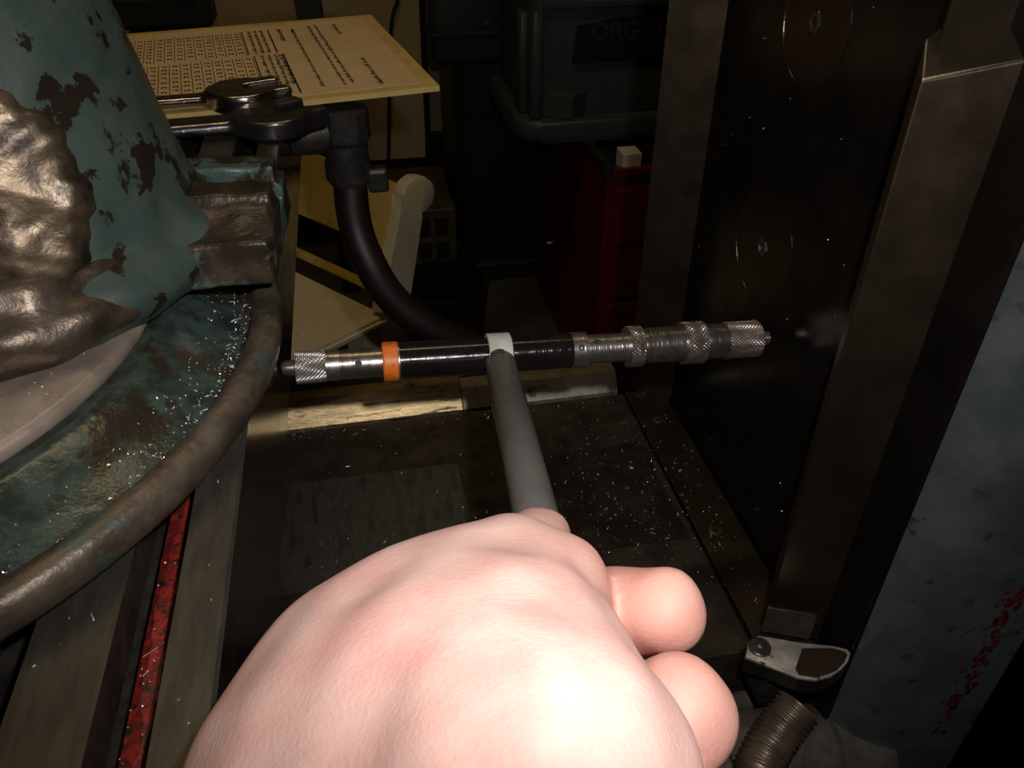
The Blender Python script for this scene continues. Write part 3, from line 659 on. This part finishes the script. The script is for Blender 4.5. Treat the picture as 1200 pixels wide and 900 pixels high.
# ================================================================== HAND (left hand, thumb over the handle)
skin = bpy.data.materials.new('skin'); skin.use_nodes = True; nt = skin.node_tree; b = nt.nodes['Principled BSDF']
b.inputs['Roughness'].default_value = 0.58; b.inputs['Specular IOR Level'].default_value = 0.30
b.inputs['Subsurface Weight'].default_value = 0.12; b.inputs['Subsurface Radius'].default_value = (1.0, 0.35, 0.2); b.inputs['Subsurface Scale'].default_value = 0.004
tc = nt.nodes.new('ShaderNodeTexCoord')
n1 = nt.nodes.new('ShaderNodeTexNoise'); n1.inputs['Scale'].default_value = 55; n1.inputs['Detail'].default_value = 5
n2 = nt.nodes.new('ShaderNodeTexNoise'); n2.inputs['Scale'].default_value = 900; n2.inputs['Detail'].default_value = 3
for n_ in (n1, n2): lnk(nt, tc.outputs['Object'], n_.inputs['Vector'])
mr = nt.nodes.new('ShaderNodeMapRange'); mr.inputs['From Min'].default_value = 0.35; mr.inputs['From Max'].default_value = 0.68; lnk(nt, n1.outputs['Fac'], mr.inputs['Value'])
mx = nt.nodes.new('ShaderNodeMix'); mx.data_type = 'RGBA'; mx.inputs[6].default_value = (0.70, 0.475, 0.42, 1); mx.inputs[7].default_value = (0.62, 0.345, 0.305, 1)
lnk(nt, mr.outputs['Result'], mx.inputs['Factor'])
at_ = nt.nodes.new('ShaderNodeAttribute'); at_.attribute_name = 'flush'
mx2 = nt.nodes.new('ShaderNodeMix'); mx2.data_type = 'RGBA'; mx2.inputs[7].default_value = (0.58, 0.245, 0.185, 1)
lnk(nt, mx.outputs[2], mx2.inputs[6]); lnk(nt, at_.outputs['Fac'], mx2.inputs['Factor']); lnk(nt, mx2.outputs[2], b.inputs['Base Color'])
bp = nt.nodes.new('ShaderNodeBump'); bp.inputs['Strength'].default_value = 0.25; bp.inputs['Distance'].default_value = 0.0006
lnk(nt, n2.outputs['Fac'], bp.inputs['Height']); lnk(nt, bp.outputs['Normal'], b.inputs['Normal'])

def J(px, py, dep): return np.array(((px-600)/FPX*dep, (py-450)/FPX*dep, dep), np.float32)   # joint in view axes, metres
TH = [(J(631, 633, 0.266), 0.0112), (J(590, 688, 0.226), 0.0118), (J(572, 758, 0.181), 0.0165), (J(505, 856, 0.166), 0.0220), (J(470, 1010, 0.168), 0.0290)]
PALM = [(J(432, 812, 0.192), 0.0205), (J(382, 930, 0.170), 0.0240), (J(570, 862, 0.158), 0.0225), (J(622, 965, 0.134), 0.0235), (J(470, 1010, 0.168), 0.0300)]
WR = (J(440, 1080, 0.150), 0.0290); FA = (np.array((-0.07, -0.13, -0.115), np.float32)@np.array((RIGHT, -UP, FWD), np.float32).T, 0.036)
IDX = [(J(455, 790, 0.252), 0.0130), (J(590, 765, 0.250), 0.0125), (J(682, 718, 0.228), 0.0124), (J(776, 716, 0.202), 0.0108)]
MID = [(J(470, 880, 0.225), 0.0135), (J(620, 890, 0.215), 0.0125), (J(735, 850, 0.196), 0.0125), (J(795, 838, 0.174), 0.0128)]
RNG_ = [(J(470, 980, 0.215), 0.0130), (J(620, 1000, 0.205), 0.0120), (J(735, 985, 0.182), 0.0112), (J(790, 965, 0.162), 0.0108)]
LIT = [(J(450, 1080, 0.205), 0.0115), (J(590, 1110, 0.198), 0.0105), (J(700, 1100, 0.180), 0.0098), (J(760, 1075, 0.165), 0.0093)]
FOLD = [(J(648, 694, 0.208), 0.0100), (J(644, 785, 0.176), 0.0104), (J(688, 890, 0.146), 0.0112)]     # web of the thumb rolling over the handle
MOUND = [(J(505, 726, 0.200), 0.0150), (J(558, 696, 0.206), 0.0128), (J(610, 694, 0.210), 0.0122), (J(643, 702, 0.204), 0.0102), (J(632, 765, 0.184), 0.0118)]   # thumb joint seen end on
def chain(P, Jn, k=0.004):
    d = None
    for (a, ra), (c, rc) in zip(Jn, Jn[1:]):
        q = cone_sdf(P, a, c, ra, rc); d = q if d is None else smin(d, q, k)
    return d
def hand(P):
    d = chain(P, TH, 0.010)
    d = smin(d, chain(P, FOLD, 0.010), 0.016); d = smin(d, chain(P, MOUND, 0.008), 0.018)
    pl = cone_sdf(P, PALM[0][0], PALM[1][0], PALM[0][1], PALM[1][1])
    pl = smin(pl, cone_sdf(P, PALM[0][0], PALM[2][0], PALM[0][1], PALM[2][1]), 0.02)
    pl = smin(pl, cone_sdf(P, PALM[2][0], PALM[3][0], PALM[2][1], PALM[3][1]), 0.02)
    pl = smin(pl, cone_sdf(P, PALM[1][0], PALM[4][0], PALM[1][1], PALM[4][1]), 0.02)
    pl = smin(pl, cone_sdf(P, PALM[3][0], PALM[4][0], PALM[3][1], PALM[4][1]), 0.02)
    pl = smin(pl, cone_sdf(P, TH[1][0], PALM[0][0], 0.0112, 0.0175), 0.02)
    d = smin(d, pl, 0.022)
    arm = cone_sdf(P, PALM[4][0], WR[0], 0.030, WR[1]); arm = smin(arm, cone_sdf(P, WR[0], FA[0], WR[1], FA[1]), 0.02)
    d = smin(d, arm, 0.02)
    f = chain(P, IDX); f = smin(f, chain(P, MID), 0.0012); f = smin(f, chain(P, RNG_), 0.0012); f = smin(f, chain(P, LIT), 0.0012)
    d = smin(d, f, 0.0008)
    # skin folds beside the thumb joint, tendon ripples
    x, y, z = P[..., 0], P[..., 1], P[..., 2]
    for (a, c, w_, dp) in ((J(668, 640, 0.225), J(700, 730, 0.205), 0.0011, 0.0011), (J(655, 655, 0.222), J(690, 745, 0.198), 0.0012, 0.0009), (J(700, 745, 0.19), J(770, 850, 0.160), 0.0014, 0.0008)):
        q = cone_sdf(P, a, c, 0, 0); q2 = np.abs(q-0.0); d = d+dp*np.exp(-(np.maximum(q2-0.004, 0)/w_)**2)*0.6
    d = d+0.0005*np.sin(x*260+y*130)*np.sin(y*190+z*120)
    return d
Rw = np.array((RIGHT, -UP, FWD), np.float32)       # view axes -> world
def flush(V):
    def near(c, s): return np.exp(-(((V-c)**2).sum(-1))/(s*s))
    f = 0.65*near(IDX[3][0], 0.026)+0.75*near(IDX[2][0], 0.016)+0.75*near(MID[3][0]+np.array((0.003, 0.004, 0), np.float32), 0.021)+0.25*near(TH[1][0], 0.012)
    return np.clip(f, 0, 1)
hand_o = sdf_obj('hand', hand, (-0.100, 0.020, -0.080), (0.060, 0.225, 0.290), 0.0016, skin, None, lambda V: V@Rw, ('flush', flush))
nailm = mat('fingernail', (0.60, 0.42, 0.37), (0.64, 0.48, 0.42), 0.0, 0.3, 200)
def nail(c, n, d, wd, ln, name='thumb_nail'):
    """curved nail plate: centre c (view axes), outward normal n, pointing direction d"""
    n = Vector([float(q) for q in n]).normalized(); d = Vector([float(q) for q in d]); d = (d-n*d.dot(n)).normalized(); s = d.cross(n)
    bm = bmesh.new(); G = []; c = Vector([float(q) for q in c])
    for lay in (0.0, -0.0008):
        g = []
        for i in range(9):
            row = []
            for j in range(9):
                a = (i/8*2-1); e = (j/8*2-1); wv = wd*(1-0.18*max(0, e)**2-0.10*max(0, -e)**2)
                p = c+s*(wv*a)+d*(ln*e*(1-0.25*a*a*(e > 0)))+n*(lay-0.0032*a*a-0.0010*e*e)
                row.append(bm.verts.new(tuple(np.array(p, np.float32)@Rw)))
            g.append(row)
        G.append(g)
    for g in G:
        for i in range(8):
            for j in range(8): bm.faces.new((g[i][j], g[i+1][j], g[i+1][j+1], g[i][j+1]))
    for i in range(8):
        for (A, Z) in (((i, 0), (i+1, 0)), ((i, 8), (i+1, 8)), ((0, i), (0, i+1)), ((8, i), (8, i+1))):
            bm.faces.new((G[0][A[0]][A[1]], G[0][Z[0]][Z[1]], G[1][Z[0]][Z[1]], G[1][A[0]][A[1]]))
    return obj(name, bm, nailm, hand_o, True)
tdir = TH[0][0]-TH[1][0]; nrm = np.array((0.10, -0.72, -0.62), np.float32); nrm /= np.linalg.norm(nrm)
nail(TH[0][0]+nrm*0.0098+tdir/np.linalg.norm(tdir)*0.001, nrm, tdir, 0.0066, 0.0062)
tdir = IDX[3][0]-IDX[2][0]; tn = tdir/np.linalg.norm(tdir); nrm = np.array((0.05, -0.15, 1.0), np.float32); nrm = nrm-tn*(nrm@tn); nrm /= np.linalg.norm(nrm)
nail(IDX[3][0]+nrm*0.0098-tn*0.0010, nrm, tdir, 0.0060, 0.0058, 'fingernail')
tag(hand_o, 'bare left hand gripping the micrometer handle with the thumb on top', 'hand')

# ================================================================== BACKGROUND: green machine on red cabinet
cab = empty('tool_cabinet', (0.66, 1.73, ZF))
X0, X1, Y0, Y1, Z1 = 0.472, 0.95, 1.45, 2.05, -0.582
obj('carcass', B(X0, X1, Y0, Y1, ZF, Z1-0.012, 0.004), M['cabred'], cab)
obj('rim', B(X0-0.006, X0+0.012, Y0-0.006, Y1, Z1-0.012, Z1+0.010, 0.002), M['mdark'], cab)
obj('rim', B(X0+0.0125, X1, Y0-0.006, Y0+0.012, Z1-0.012, Z1+0.004, 0.002), M['cabred'], cab)
obj('top_mat', B(X0+0.0125, X1, Y0+0.0125, Y1, Z1-0.012, Z1-0.006), M['rubber'], cab)
for k_ in range(4):
    z1_ = Z1-0.04-k_*0.13
    dr = obj('drawer', B(X0+0.02, X1-0.02, Y0-0.006, Y0-0.0002, z1_-0.115, z1_, 0.002), M['cabred'], cab)
    obj('drawer_handle', B(X0+0.10, X1-0.10, Y0-0.020, Y0-0.0065, z1_-0.03, z1_-0.018, 0.003), M['mdark'], dr)
p = onX(567, 0, X0)
hq = [onX(*q, X0) for q in ((630, 287), (648, 284))]
obj('side_handle', tube([hq[0]+Vector((-0.0005, 0, 0)), hq[0]+Vector((-0.012, 0, 0)), hq[1]+Vector((-0.012, 0, 0)), hq[1]+Vector((-0.0005, 0, 0))], 0.0035, 8), M['steel'], cab)
vq = [onX(*q, X0) for q in ((645, 180),)][0]
obj('vent', B(X0-0.0015, X0-0.0001, vq.y-0.03, vq.y+0.03, vq.z-0.03, vq.z+0.03, 0.0005), M['mdark'], cab)
tag(cab, 'red enamelled tool cabinet standing under the dark green machine', 'cabinet')
wb = onZ(738, 183, Z1+0.02)
tag(obj('paper_carton', B(wb.x-0.018, wb.x+0.020, wb.y-0.015, wb.y+0.03, Z1-0.0058, Z1+0.030, 0.002), M['whiteblock']), 'small white carton on top of the red cabinet', 'carton')

mc = empty('green_machine', (0.6, 1.75, Z1))
def rr_pts(x0, x1, y0, y1, r, n=6):
    out = []
    for cx, cy, a0 in ((x1-r, y0+r, -90), (x1-r, y1-r, 0), (x0+r, y1-r, 90), (x0+r, y0+r, 180)):
        for i in range(n+1): a = math.radians(a0+90*i/n); out.append((cx+r*math.cos(a), cy+r*math.sin(a)))
    return out
zb = Z1+0.0105
obj('foot_flange', prism(rr_pts(0.325, 1.0, 1.595, 1.99, 0.05), zb, zb+0.045, 0.012, seg=3), M['mgreen'], mc, True, 40)
obj('housing', prism(rr_pts(0.352, 0.98, 1.625, 1.97, 0.03), zb+0.044, zb+0.52, 0.010), M['mgreen'], mc, True, 40)
obj('side_rib', prism(rr_pts(0.338, 0.358, 1.66, 1.70, 0.006, 3), zb+0.046, zb+0.24, 0.003), M['mgreen'], mc, True, 40)
obj('corner_bead', prism(rr_pts(0.352, 0.378, 1.612, 1.634, 0.008, 3), zb+0.046, zb+0.25, 0.004), M['mgreen'], mc, True, 40)
obj('top_bead', B(0.375, 0.98, 1.613, 1.6249, zb+0.252, zb+0.266, 0.003), M['mgreen'], mc)
# triangular pad over the foot
bm = extr([(0.392, zb+0.0445), (0.440, zb+0.0445), (0.440, zb+0.085), (0.392, zb+0.085)], Vector((1, 0, 0)), Vector((0, 0, 1)), Vector((0, 1, 0)), 1.598, 1.626)
obj('bolt_pad', prism([(0.385, 1.6249), (0.422, 1.597), (0.436, 1.597), (0.472, 1.6249)], zb+0.0445, zb+0.095, 0.004), M['mgreen'], mc); bm.free()
pa = onY(672, 30, 1.623); pb = onY(668, 74, 1.623)
plate = obj('nameplate', extr([(pa.x, pb.z), (pa.x+0.30, pb.z), (pa.x+0.30, pa.z+0.012), (pa.x+0.10, pa.z+0.012), (pa.x+0.008, pa.z)], Vector((1, 0, 0)), Vector((0, 0, 1)), Vector((0, 1, 0)), 1.617, 1.6249), M['nameplate'], mc)
me = text_mesh('ORGIN', 0.046, 0.003, 0.0006); me.transform(Matrix.Translation((pa.x+0.108, 1.6165, pb.z+0.056)) @ Matrix.Rotation(math.pi/2, 4, 'X'))
obj('raised_letters', me, M['motor'], plate)
tag(mc, 'dark green machine housing with black nameplate standing on the red cabinet', 'machine')

ped = empty('machine_pedestal', (0.36, 2.3, ZF))
obj('column', B(0.277, 0.56, 2.10, 2.60, ZF, -0.15, 0.012), M['mdark'], ped, True, 40)
obj('foot', B(0.262, 0.60, 2.085, 2.64, ZF, ZF+0.06, 0.01), M['mdark'], ped)
mq = onY(503, 75, 2.02)
mh = obj('motor_housing', B(mq.x+0.004, 0.372, 1.98, 2.0990, mq.z, mq.z+0.30, 0.022, 3), M['motor'], ped, True, 40)
obj('motor_band', B(mq.x, 0.376, 1.972, 2.0985, mq.z+0.068, mq.z+0.078, 0.002), M['mdark'], mh)
obj('motor_bolt', screw_bm(Vector((0.325, 1.9795, mq.z+0.095)), Vector((0, -1, 0)), 0.006, 0.004), M['steel'], mh)
tag(ped, 'black-green machine pedestal with motor housing behind the red cabinet', 'machine')

# black bucket on the floor
bc = onZ(520, 352, ZF+0.16); bc.z = ZF
bk = empty('bucket', bc)
obj('pail', lathe([(0.0, 0.0), (0.0, 0.085), (0.20, 0.112), (0.215, 0.112), (0.215, 0.104), (0.195, 0.102), (0.02, 0.078), (0.02, 0.0)], bc, Vector((0, 0, 1)), 40), M['rubber'], bk, True, 40)
obj('bail', tube([bc+Vector((0.112*math.cos(a), 0.112*math.sin(a)*0.9, 0.205+0.004)) for a in [math.pi*i/14+math.pi for i in range(15)]], 0.004, 8), M['steel'], bk, True)
tag(bk, 'black rubber bucket on the floor behind the hose', 'bucket')

# wall cupboards, cables, dim shelf clutter behind the chart
def cup(x0, x1, z0, z1):
    c = empty('wall_cupboard', ((x0+x1)/2, 3.0, z0)); obj('carcass', B(x0, x1, 2.80, 3.0995, z0, z1, 0.004), M['wall'], c)
    xm = (x0+x1)/2
    for a, bb in ((x0+0.004, xm-0.003), (xm+0.003, x1-0.004)):
        d = obj('door', B(a, bb, 2.780, 2.7998, z0+0.004, z1-0.004, 0.003), M['wall'], c)
        obj('door_handle', B((a+bb)/2-0.04, (a+bb)/2+0.04, 2.765, 2.7795, z1-0.10, z1-0.085, 0.003), M['steeldark'], d)
    return c
tag(cup(-0.52, 0.245, ZF+0.13, -0.22), 'cream floor cupboard against the back wall behind the hose', 'cupboard')
tag(cup(-1.40, -0.53, ZF+0.13, -0.22), 'cream floor cupboard further left against the back wall', 'cupboard')
for a, bb in ((497, 500), ):
    q0 = onY(492, -60, 2.755); q1 = onY(503, 232, 2.755)
    tag(obj('cable', tube(catmull([q0, onY(497, 60, 2.753), onY(501, 150, 2.755), q1], 6), 0.010, 10), M['cable'], None, True), 'black cable hanging straight down in front of the cupboard', 'cable')
q0 = onY(462, -20, 2.757)
tag(obj('cable', tube(catmull([onY(470, -40, 2.757), onY(466, 0, 2.757), onY(458, 40, 2.757), onY(455, 200, 2.757)], 6), 0.006, 8), M['cable'], None, True), 'thin dark cable left of the straight one', 'cable')
tag(obj('plastic_crate', B(0.02, 0.26, 2.20, 2.55, ZF+0.0005, ZF+0.19, 0.006), M['crate']), 'low brown box on the floor beside the bucket', 'box')
o = bpy.data.objects['plastic_crate']
for i in range(4):
    for j in range(2):
        obj('slot', B(0.04+i*0.052, 0.078+i*0.052, 2.1985, 2.1999, ZF+0.03+j*0.075, ZF+0.085+j*0.075), M['mdark'], o)
gq = onY(349, 28, 2.40); gq2 = onY(376, -60, 2.40)
cb_ = empty('oil_can', (gq.x+0.035, 2.44, -0.45))
obj('can', B(gq.x, gq.x+0.07, 2.40, 2.46, gq.z-0.03, gq.z+0.18, 0.006), M['motor'], cb_)
obj('spout', lathe([(0, 0.012), (0.05, 0.006), (0.12, 0.003)], Vector((gq.x+0.035, 2.43, gq.z+0.18)), Vector((0, 0, 1)), 16), M['steeldark'], cb_)
tag(cb_, 'dark green oil can behind the chart board', 'can')
bench = empty('side_bench', (-0.7, 2.3, ZF)); bz = gq.z-0.031
obj('worktop', B(-1.3, gq.x+0.10, 2.05, 2.70, bz-0.04, bz, 0.004), M['wall'], bench)
for xx in (-1.26, gq.x+0.06):
    for yy in (2.09, 2.62): obj('leg', B(xx-0.025, xx+0.025, yy, yy+0.05, ZF, bz-0.0402, 0.003), M['mdark'], bench)
tag(bench, 'plain workbench beyond the milling table', 'bench')
dq = onY(195, 22, 2.30)
bv = empty('bench_vise', (dq.x, 2.35, bz))
obj('base', B(dq.x-0.10, dq.x+0.08, 2.27, 2.45, bz+0.0003, bz+0.05, 0.008), M['motor'], bv)
obj('body', B(dq.x-0.14, dq.x+0.11, 2.30, 2.42, bz+0.05, bz+0.13, 0.012), M['mdark'], bv)
obj('jaw', B(dq.x+0.03, dq.x+0.08, 2.28, 2.44, bz+0.12, bz+0.18, 0.004), M['mdark'], bv)
tag(bv, 'dark bench vise on the workbench behind the chart', 'vise')

# ---- white plastic garden chair: reclined back with rolled top, near side edge towards us
ch = empty('garden_chair')
wd = Vector((-0.63, 0.78, 0)).normalized(); bk_ = Vector((0.78, 0.63, 0)).normalized()     # width (away-left), backwards
T0 = at(487, 222, 1.36)                                   # rolled top of the near side edge
rec = math.radians(19); bdir = (up*math.cos(rec)+bk_*math.sin(rec)); nb = wd.cross(bdir).normalized()
if nb.dot(bk_) > 0: nb = -nb                               # nb faces the sitter
zs_ = ZF+0.41; Lb = (T0.z-zs_)/math.cos(rec)
S0 = T0-bdir*Lb; W = 0.44
ch.location = Vector((S0.x, S0.y, ZF))+wd*W/2-bk_*0.2
def flange(o0, name='side_flange'):
    # side edge seen in the back's own profile: broad band curling backwards at the top
    pts = []; n = 10
    for i in range(n+1): t = i/n; pts.append((0.024+0.010*(1-t), Lb*(t*0.93)))
    for i in range(9): a = math.pi*(0.98-1.45*i/8); pts.append((-0.012+0.040*math.cos(math.pi-a)*-1*-1, Lb*0.95+0.034*math.sin(a)))
    for i in range(n+1): t = 1-i/n; pts.append((-0.028-0.006*(1-t), Lb*(t*0.88)))
    return extr(pts, nb, bdir, wd, 0.0, 0.026, o0)
for k_, oo in enumerate((S0, S0+wd*(W-0.026))):
    bmf = flange(oo); bmesh.ops.bevel(bmf, geom=list(bmf.edges), offset=0.004, segments=2, profile=0.5, affect='EDGES', clamp_overlap=True)
    obj('side_flange', bmf, M['plastic'], ch, True, 50)
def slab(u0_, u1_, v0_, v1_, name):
    o_ = extr([(u0_, v0_), (u1_, v0_), (u1_, v1_), (u0_, v1_)], wd, bdir, nb, -0.004, 0.010, S0); bmesh.ops.bevel(o_, geom=list(o_.edges), offset=0.003, segments=2, affect='EDGES'); return obj(name, o_, M['plasticlamplit'], ch, True, 40)
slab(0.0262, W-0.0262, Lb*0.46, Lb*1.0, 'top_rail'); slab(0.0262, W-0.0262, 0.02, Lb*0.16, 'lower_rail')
seat = extr([(0, 0), (W, 0), (W-0.02, 0.42), (0.02, 0.42)], wd, -bk_, up, -0.018, 0.0, Vector((S0.x, S0.y, zs_))-bk_*0.012); bmesh.ops.bevel(seat, geom=list(seat.edges), offset=0.006, segments=2, affect='EDGES')
obj('seat', seat, M['plastic'], ch, True, 40)
for a_, d_ in ((0.02, 0.02), (W-0.06, 0.02), (0.0, 0.37), (W-0.04, 0.37)):
    q = Vector((S0.x, S0.y, 0))+wd*a_-bk_*d_; top_z = (S0+bdir*(Lb*0.5)).z-0.0205 if d_ > 0.1 else zs_-0.0185
    obj('leg', extr([(0, 0), (0.05, 0), (0.05, 0.04), (0, 0.04)], wd, -bk_, up, ZF, top_z if d_ < 0.1 else zs_-0.0185, Vector((q.x, q.y, 0))), M['plastic'], ch)
tag(ch, 'aged white plastic garden chair with rolled back edge beyond the saddle', 'chair')

# workshop lamp fitting that carries the warm light
lf = empty('ceiling_lamp', (-0.05, 0.85, 1.5))
obj('tray', B(-0.65, 0.55, 0.77, 0.93, 1.42, 1.4995, 0.006), M['wallfar'], lf)
obj('tube', lathe([(0, 0.014), (1.1, 0.014)], Vector((-0.60, 0.85, 1.395)), Vector((1, 0, 0)), 16), M['lampglow'], lf, True, 40)
tag(lf, 'warm tube lamp on the ceiling above the milling table', 'lamp')

# ================================================================== SWARF
def swarf(name, pts, parent, label, smin_=0.0006, smax_=0.0045):
    """loose curled chips and grains: pts = list of (point, normal)"""
    bm = bmesh.new(); rnd = random.Random(len(pts)+3)
    for p, n in pts:
        a, u, v = frame(n); th = rnd.uniform(0, math.pi*2); d = u*math.cos(th)+v*math.sin(th); s = d.cross(a)
        L_ = smin_+(smax_-smin_)*rnd.random()**4; wv = rnd.uniform(0.00016, 0.00042); h = rnd.uniform(0.0002, 0.0006); lift = a*0.00012
        if rnd.random() < 0.5: L_ = wv*rnd.uniform(1.2, 2.5)
        q = [p+lift-d*L_/2-s*wv/2, p+lift+d*L_/2-s*wv*0.3, p+lift+d*L_/2+s*wv*0.3, p+lift-d*L_/2+s*wv/2, p+lift+a*h+s*wv*rnd.uniform(-1, 1)]
        V = [bm.verts.new(x) for x in q]
        bm.faces.new((V[3], V[2], V[1], V[0]))
        for i in range(4): bm.faces.new((V[i], V[(i+1) % 4], V[4]))
    o = obj(name, bm, M['swarf'], parent); o['kind'] = 'stuff'
    if parent is None: o['category'] = 'swarf'
    o['label'] = label; return o
Z_ = Vector((0, 0, 1)); pts = []
for _ in range(420):
    x = random.gauss(0.155, 0.045); y = random.gauss(0.375, 0.05)
    if 0.06 < x < 0.22 and 0.255 < y < 0.495: pts.append((Vector((x, y, ZS+0.0009)), Z_))
for _ in range(90): pts.append((Vector((random.uniform(-0.08, 0.18), random.uniform(0.487, 0.5015), ZS-0.0005)), Z_))
for _ in range(50): pts.append((Vector((random.uniform(-0.06, 0.06), random.uniform(0.28, 0.49), ZS+0.0013)), Z_))
swarf('loose_swarf', pts, None, 'bright metal swarf scattered over the dark saddle surface')
pts = []
for _ in range(520):
    a = random.gauss(0.0, 0.55)-0.15; r = random.choice((random.uniform(0.150, 0.168), random.gauss(0.164, 0.004)))
    if 0.139 < r < 0.170: pts.append((Vector((C0.x+r*math.cos(a), C0.y+r*math.sin(a), ZT+(0.0100 if r > 0.158 else 0.0110+(0.158-r)*0.65))), Z_))
for _ in range(160):
    a = random.uniform(-1.2, 0.3); r = random.uniform(0.09, 0.130)
    pts.append((Vector((C0.x+r*math.cos(a), C0.y+r*math.sin(a), ZT+0.0277+(0.131-r)*0.035)), Z_))
swarf('loose_swarf', pts, None, 'bright metal swarf lying in the channel of the round green base', 0.0005, 0.0042)
pts = [(Vector((random.choice((random.uniform(-0.065, -0.053), random.uniform(-0.102, -0.082))), random.uniform(0.05, 0.3), ZT+0.0001)), Z_) for _ in range(26)]
pts += [(Vector((random.uniform(-0.078, -0.068), random.uniform(0.05, 0.26), ZT-0.0128)), Z_) for _ in range(60)]
swarf('loose_swarf', pts, None, 'bright metal swarf in and beside the red painted T slot')
pts = [(Vector((XC-0.0001, random.uniform(0.28, 0.48), random.uniform(-0.385, -0.05))), Vector((-1, 0, 0))) for _ in range(30)]
swarf('stuck_swarf', pts, colm, 'metal specks stuck to the oily face', 0.0004, 0.002)
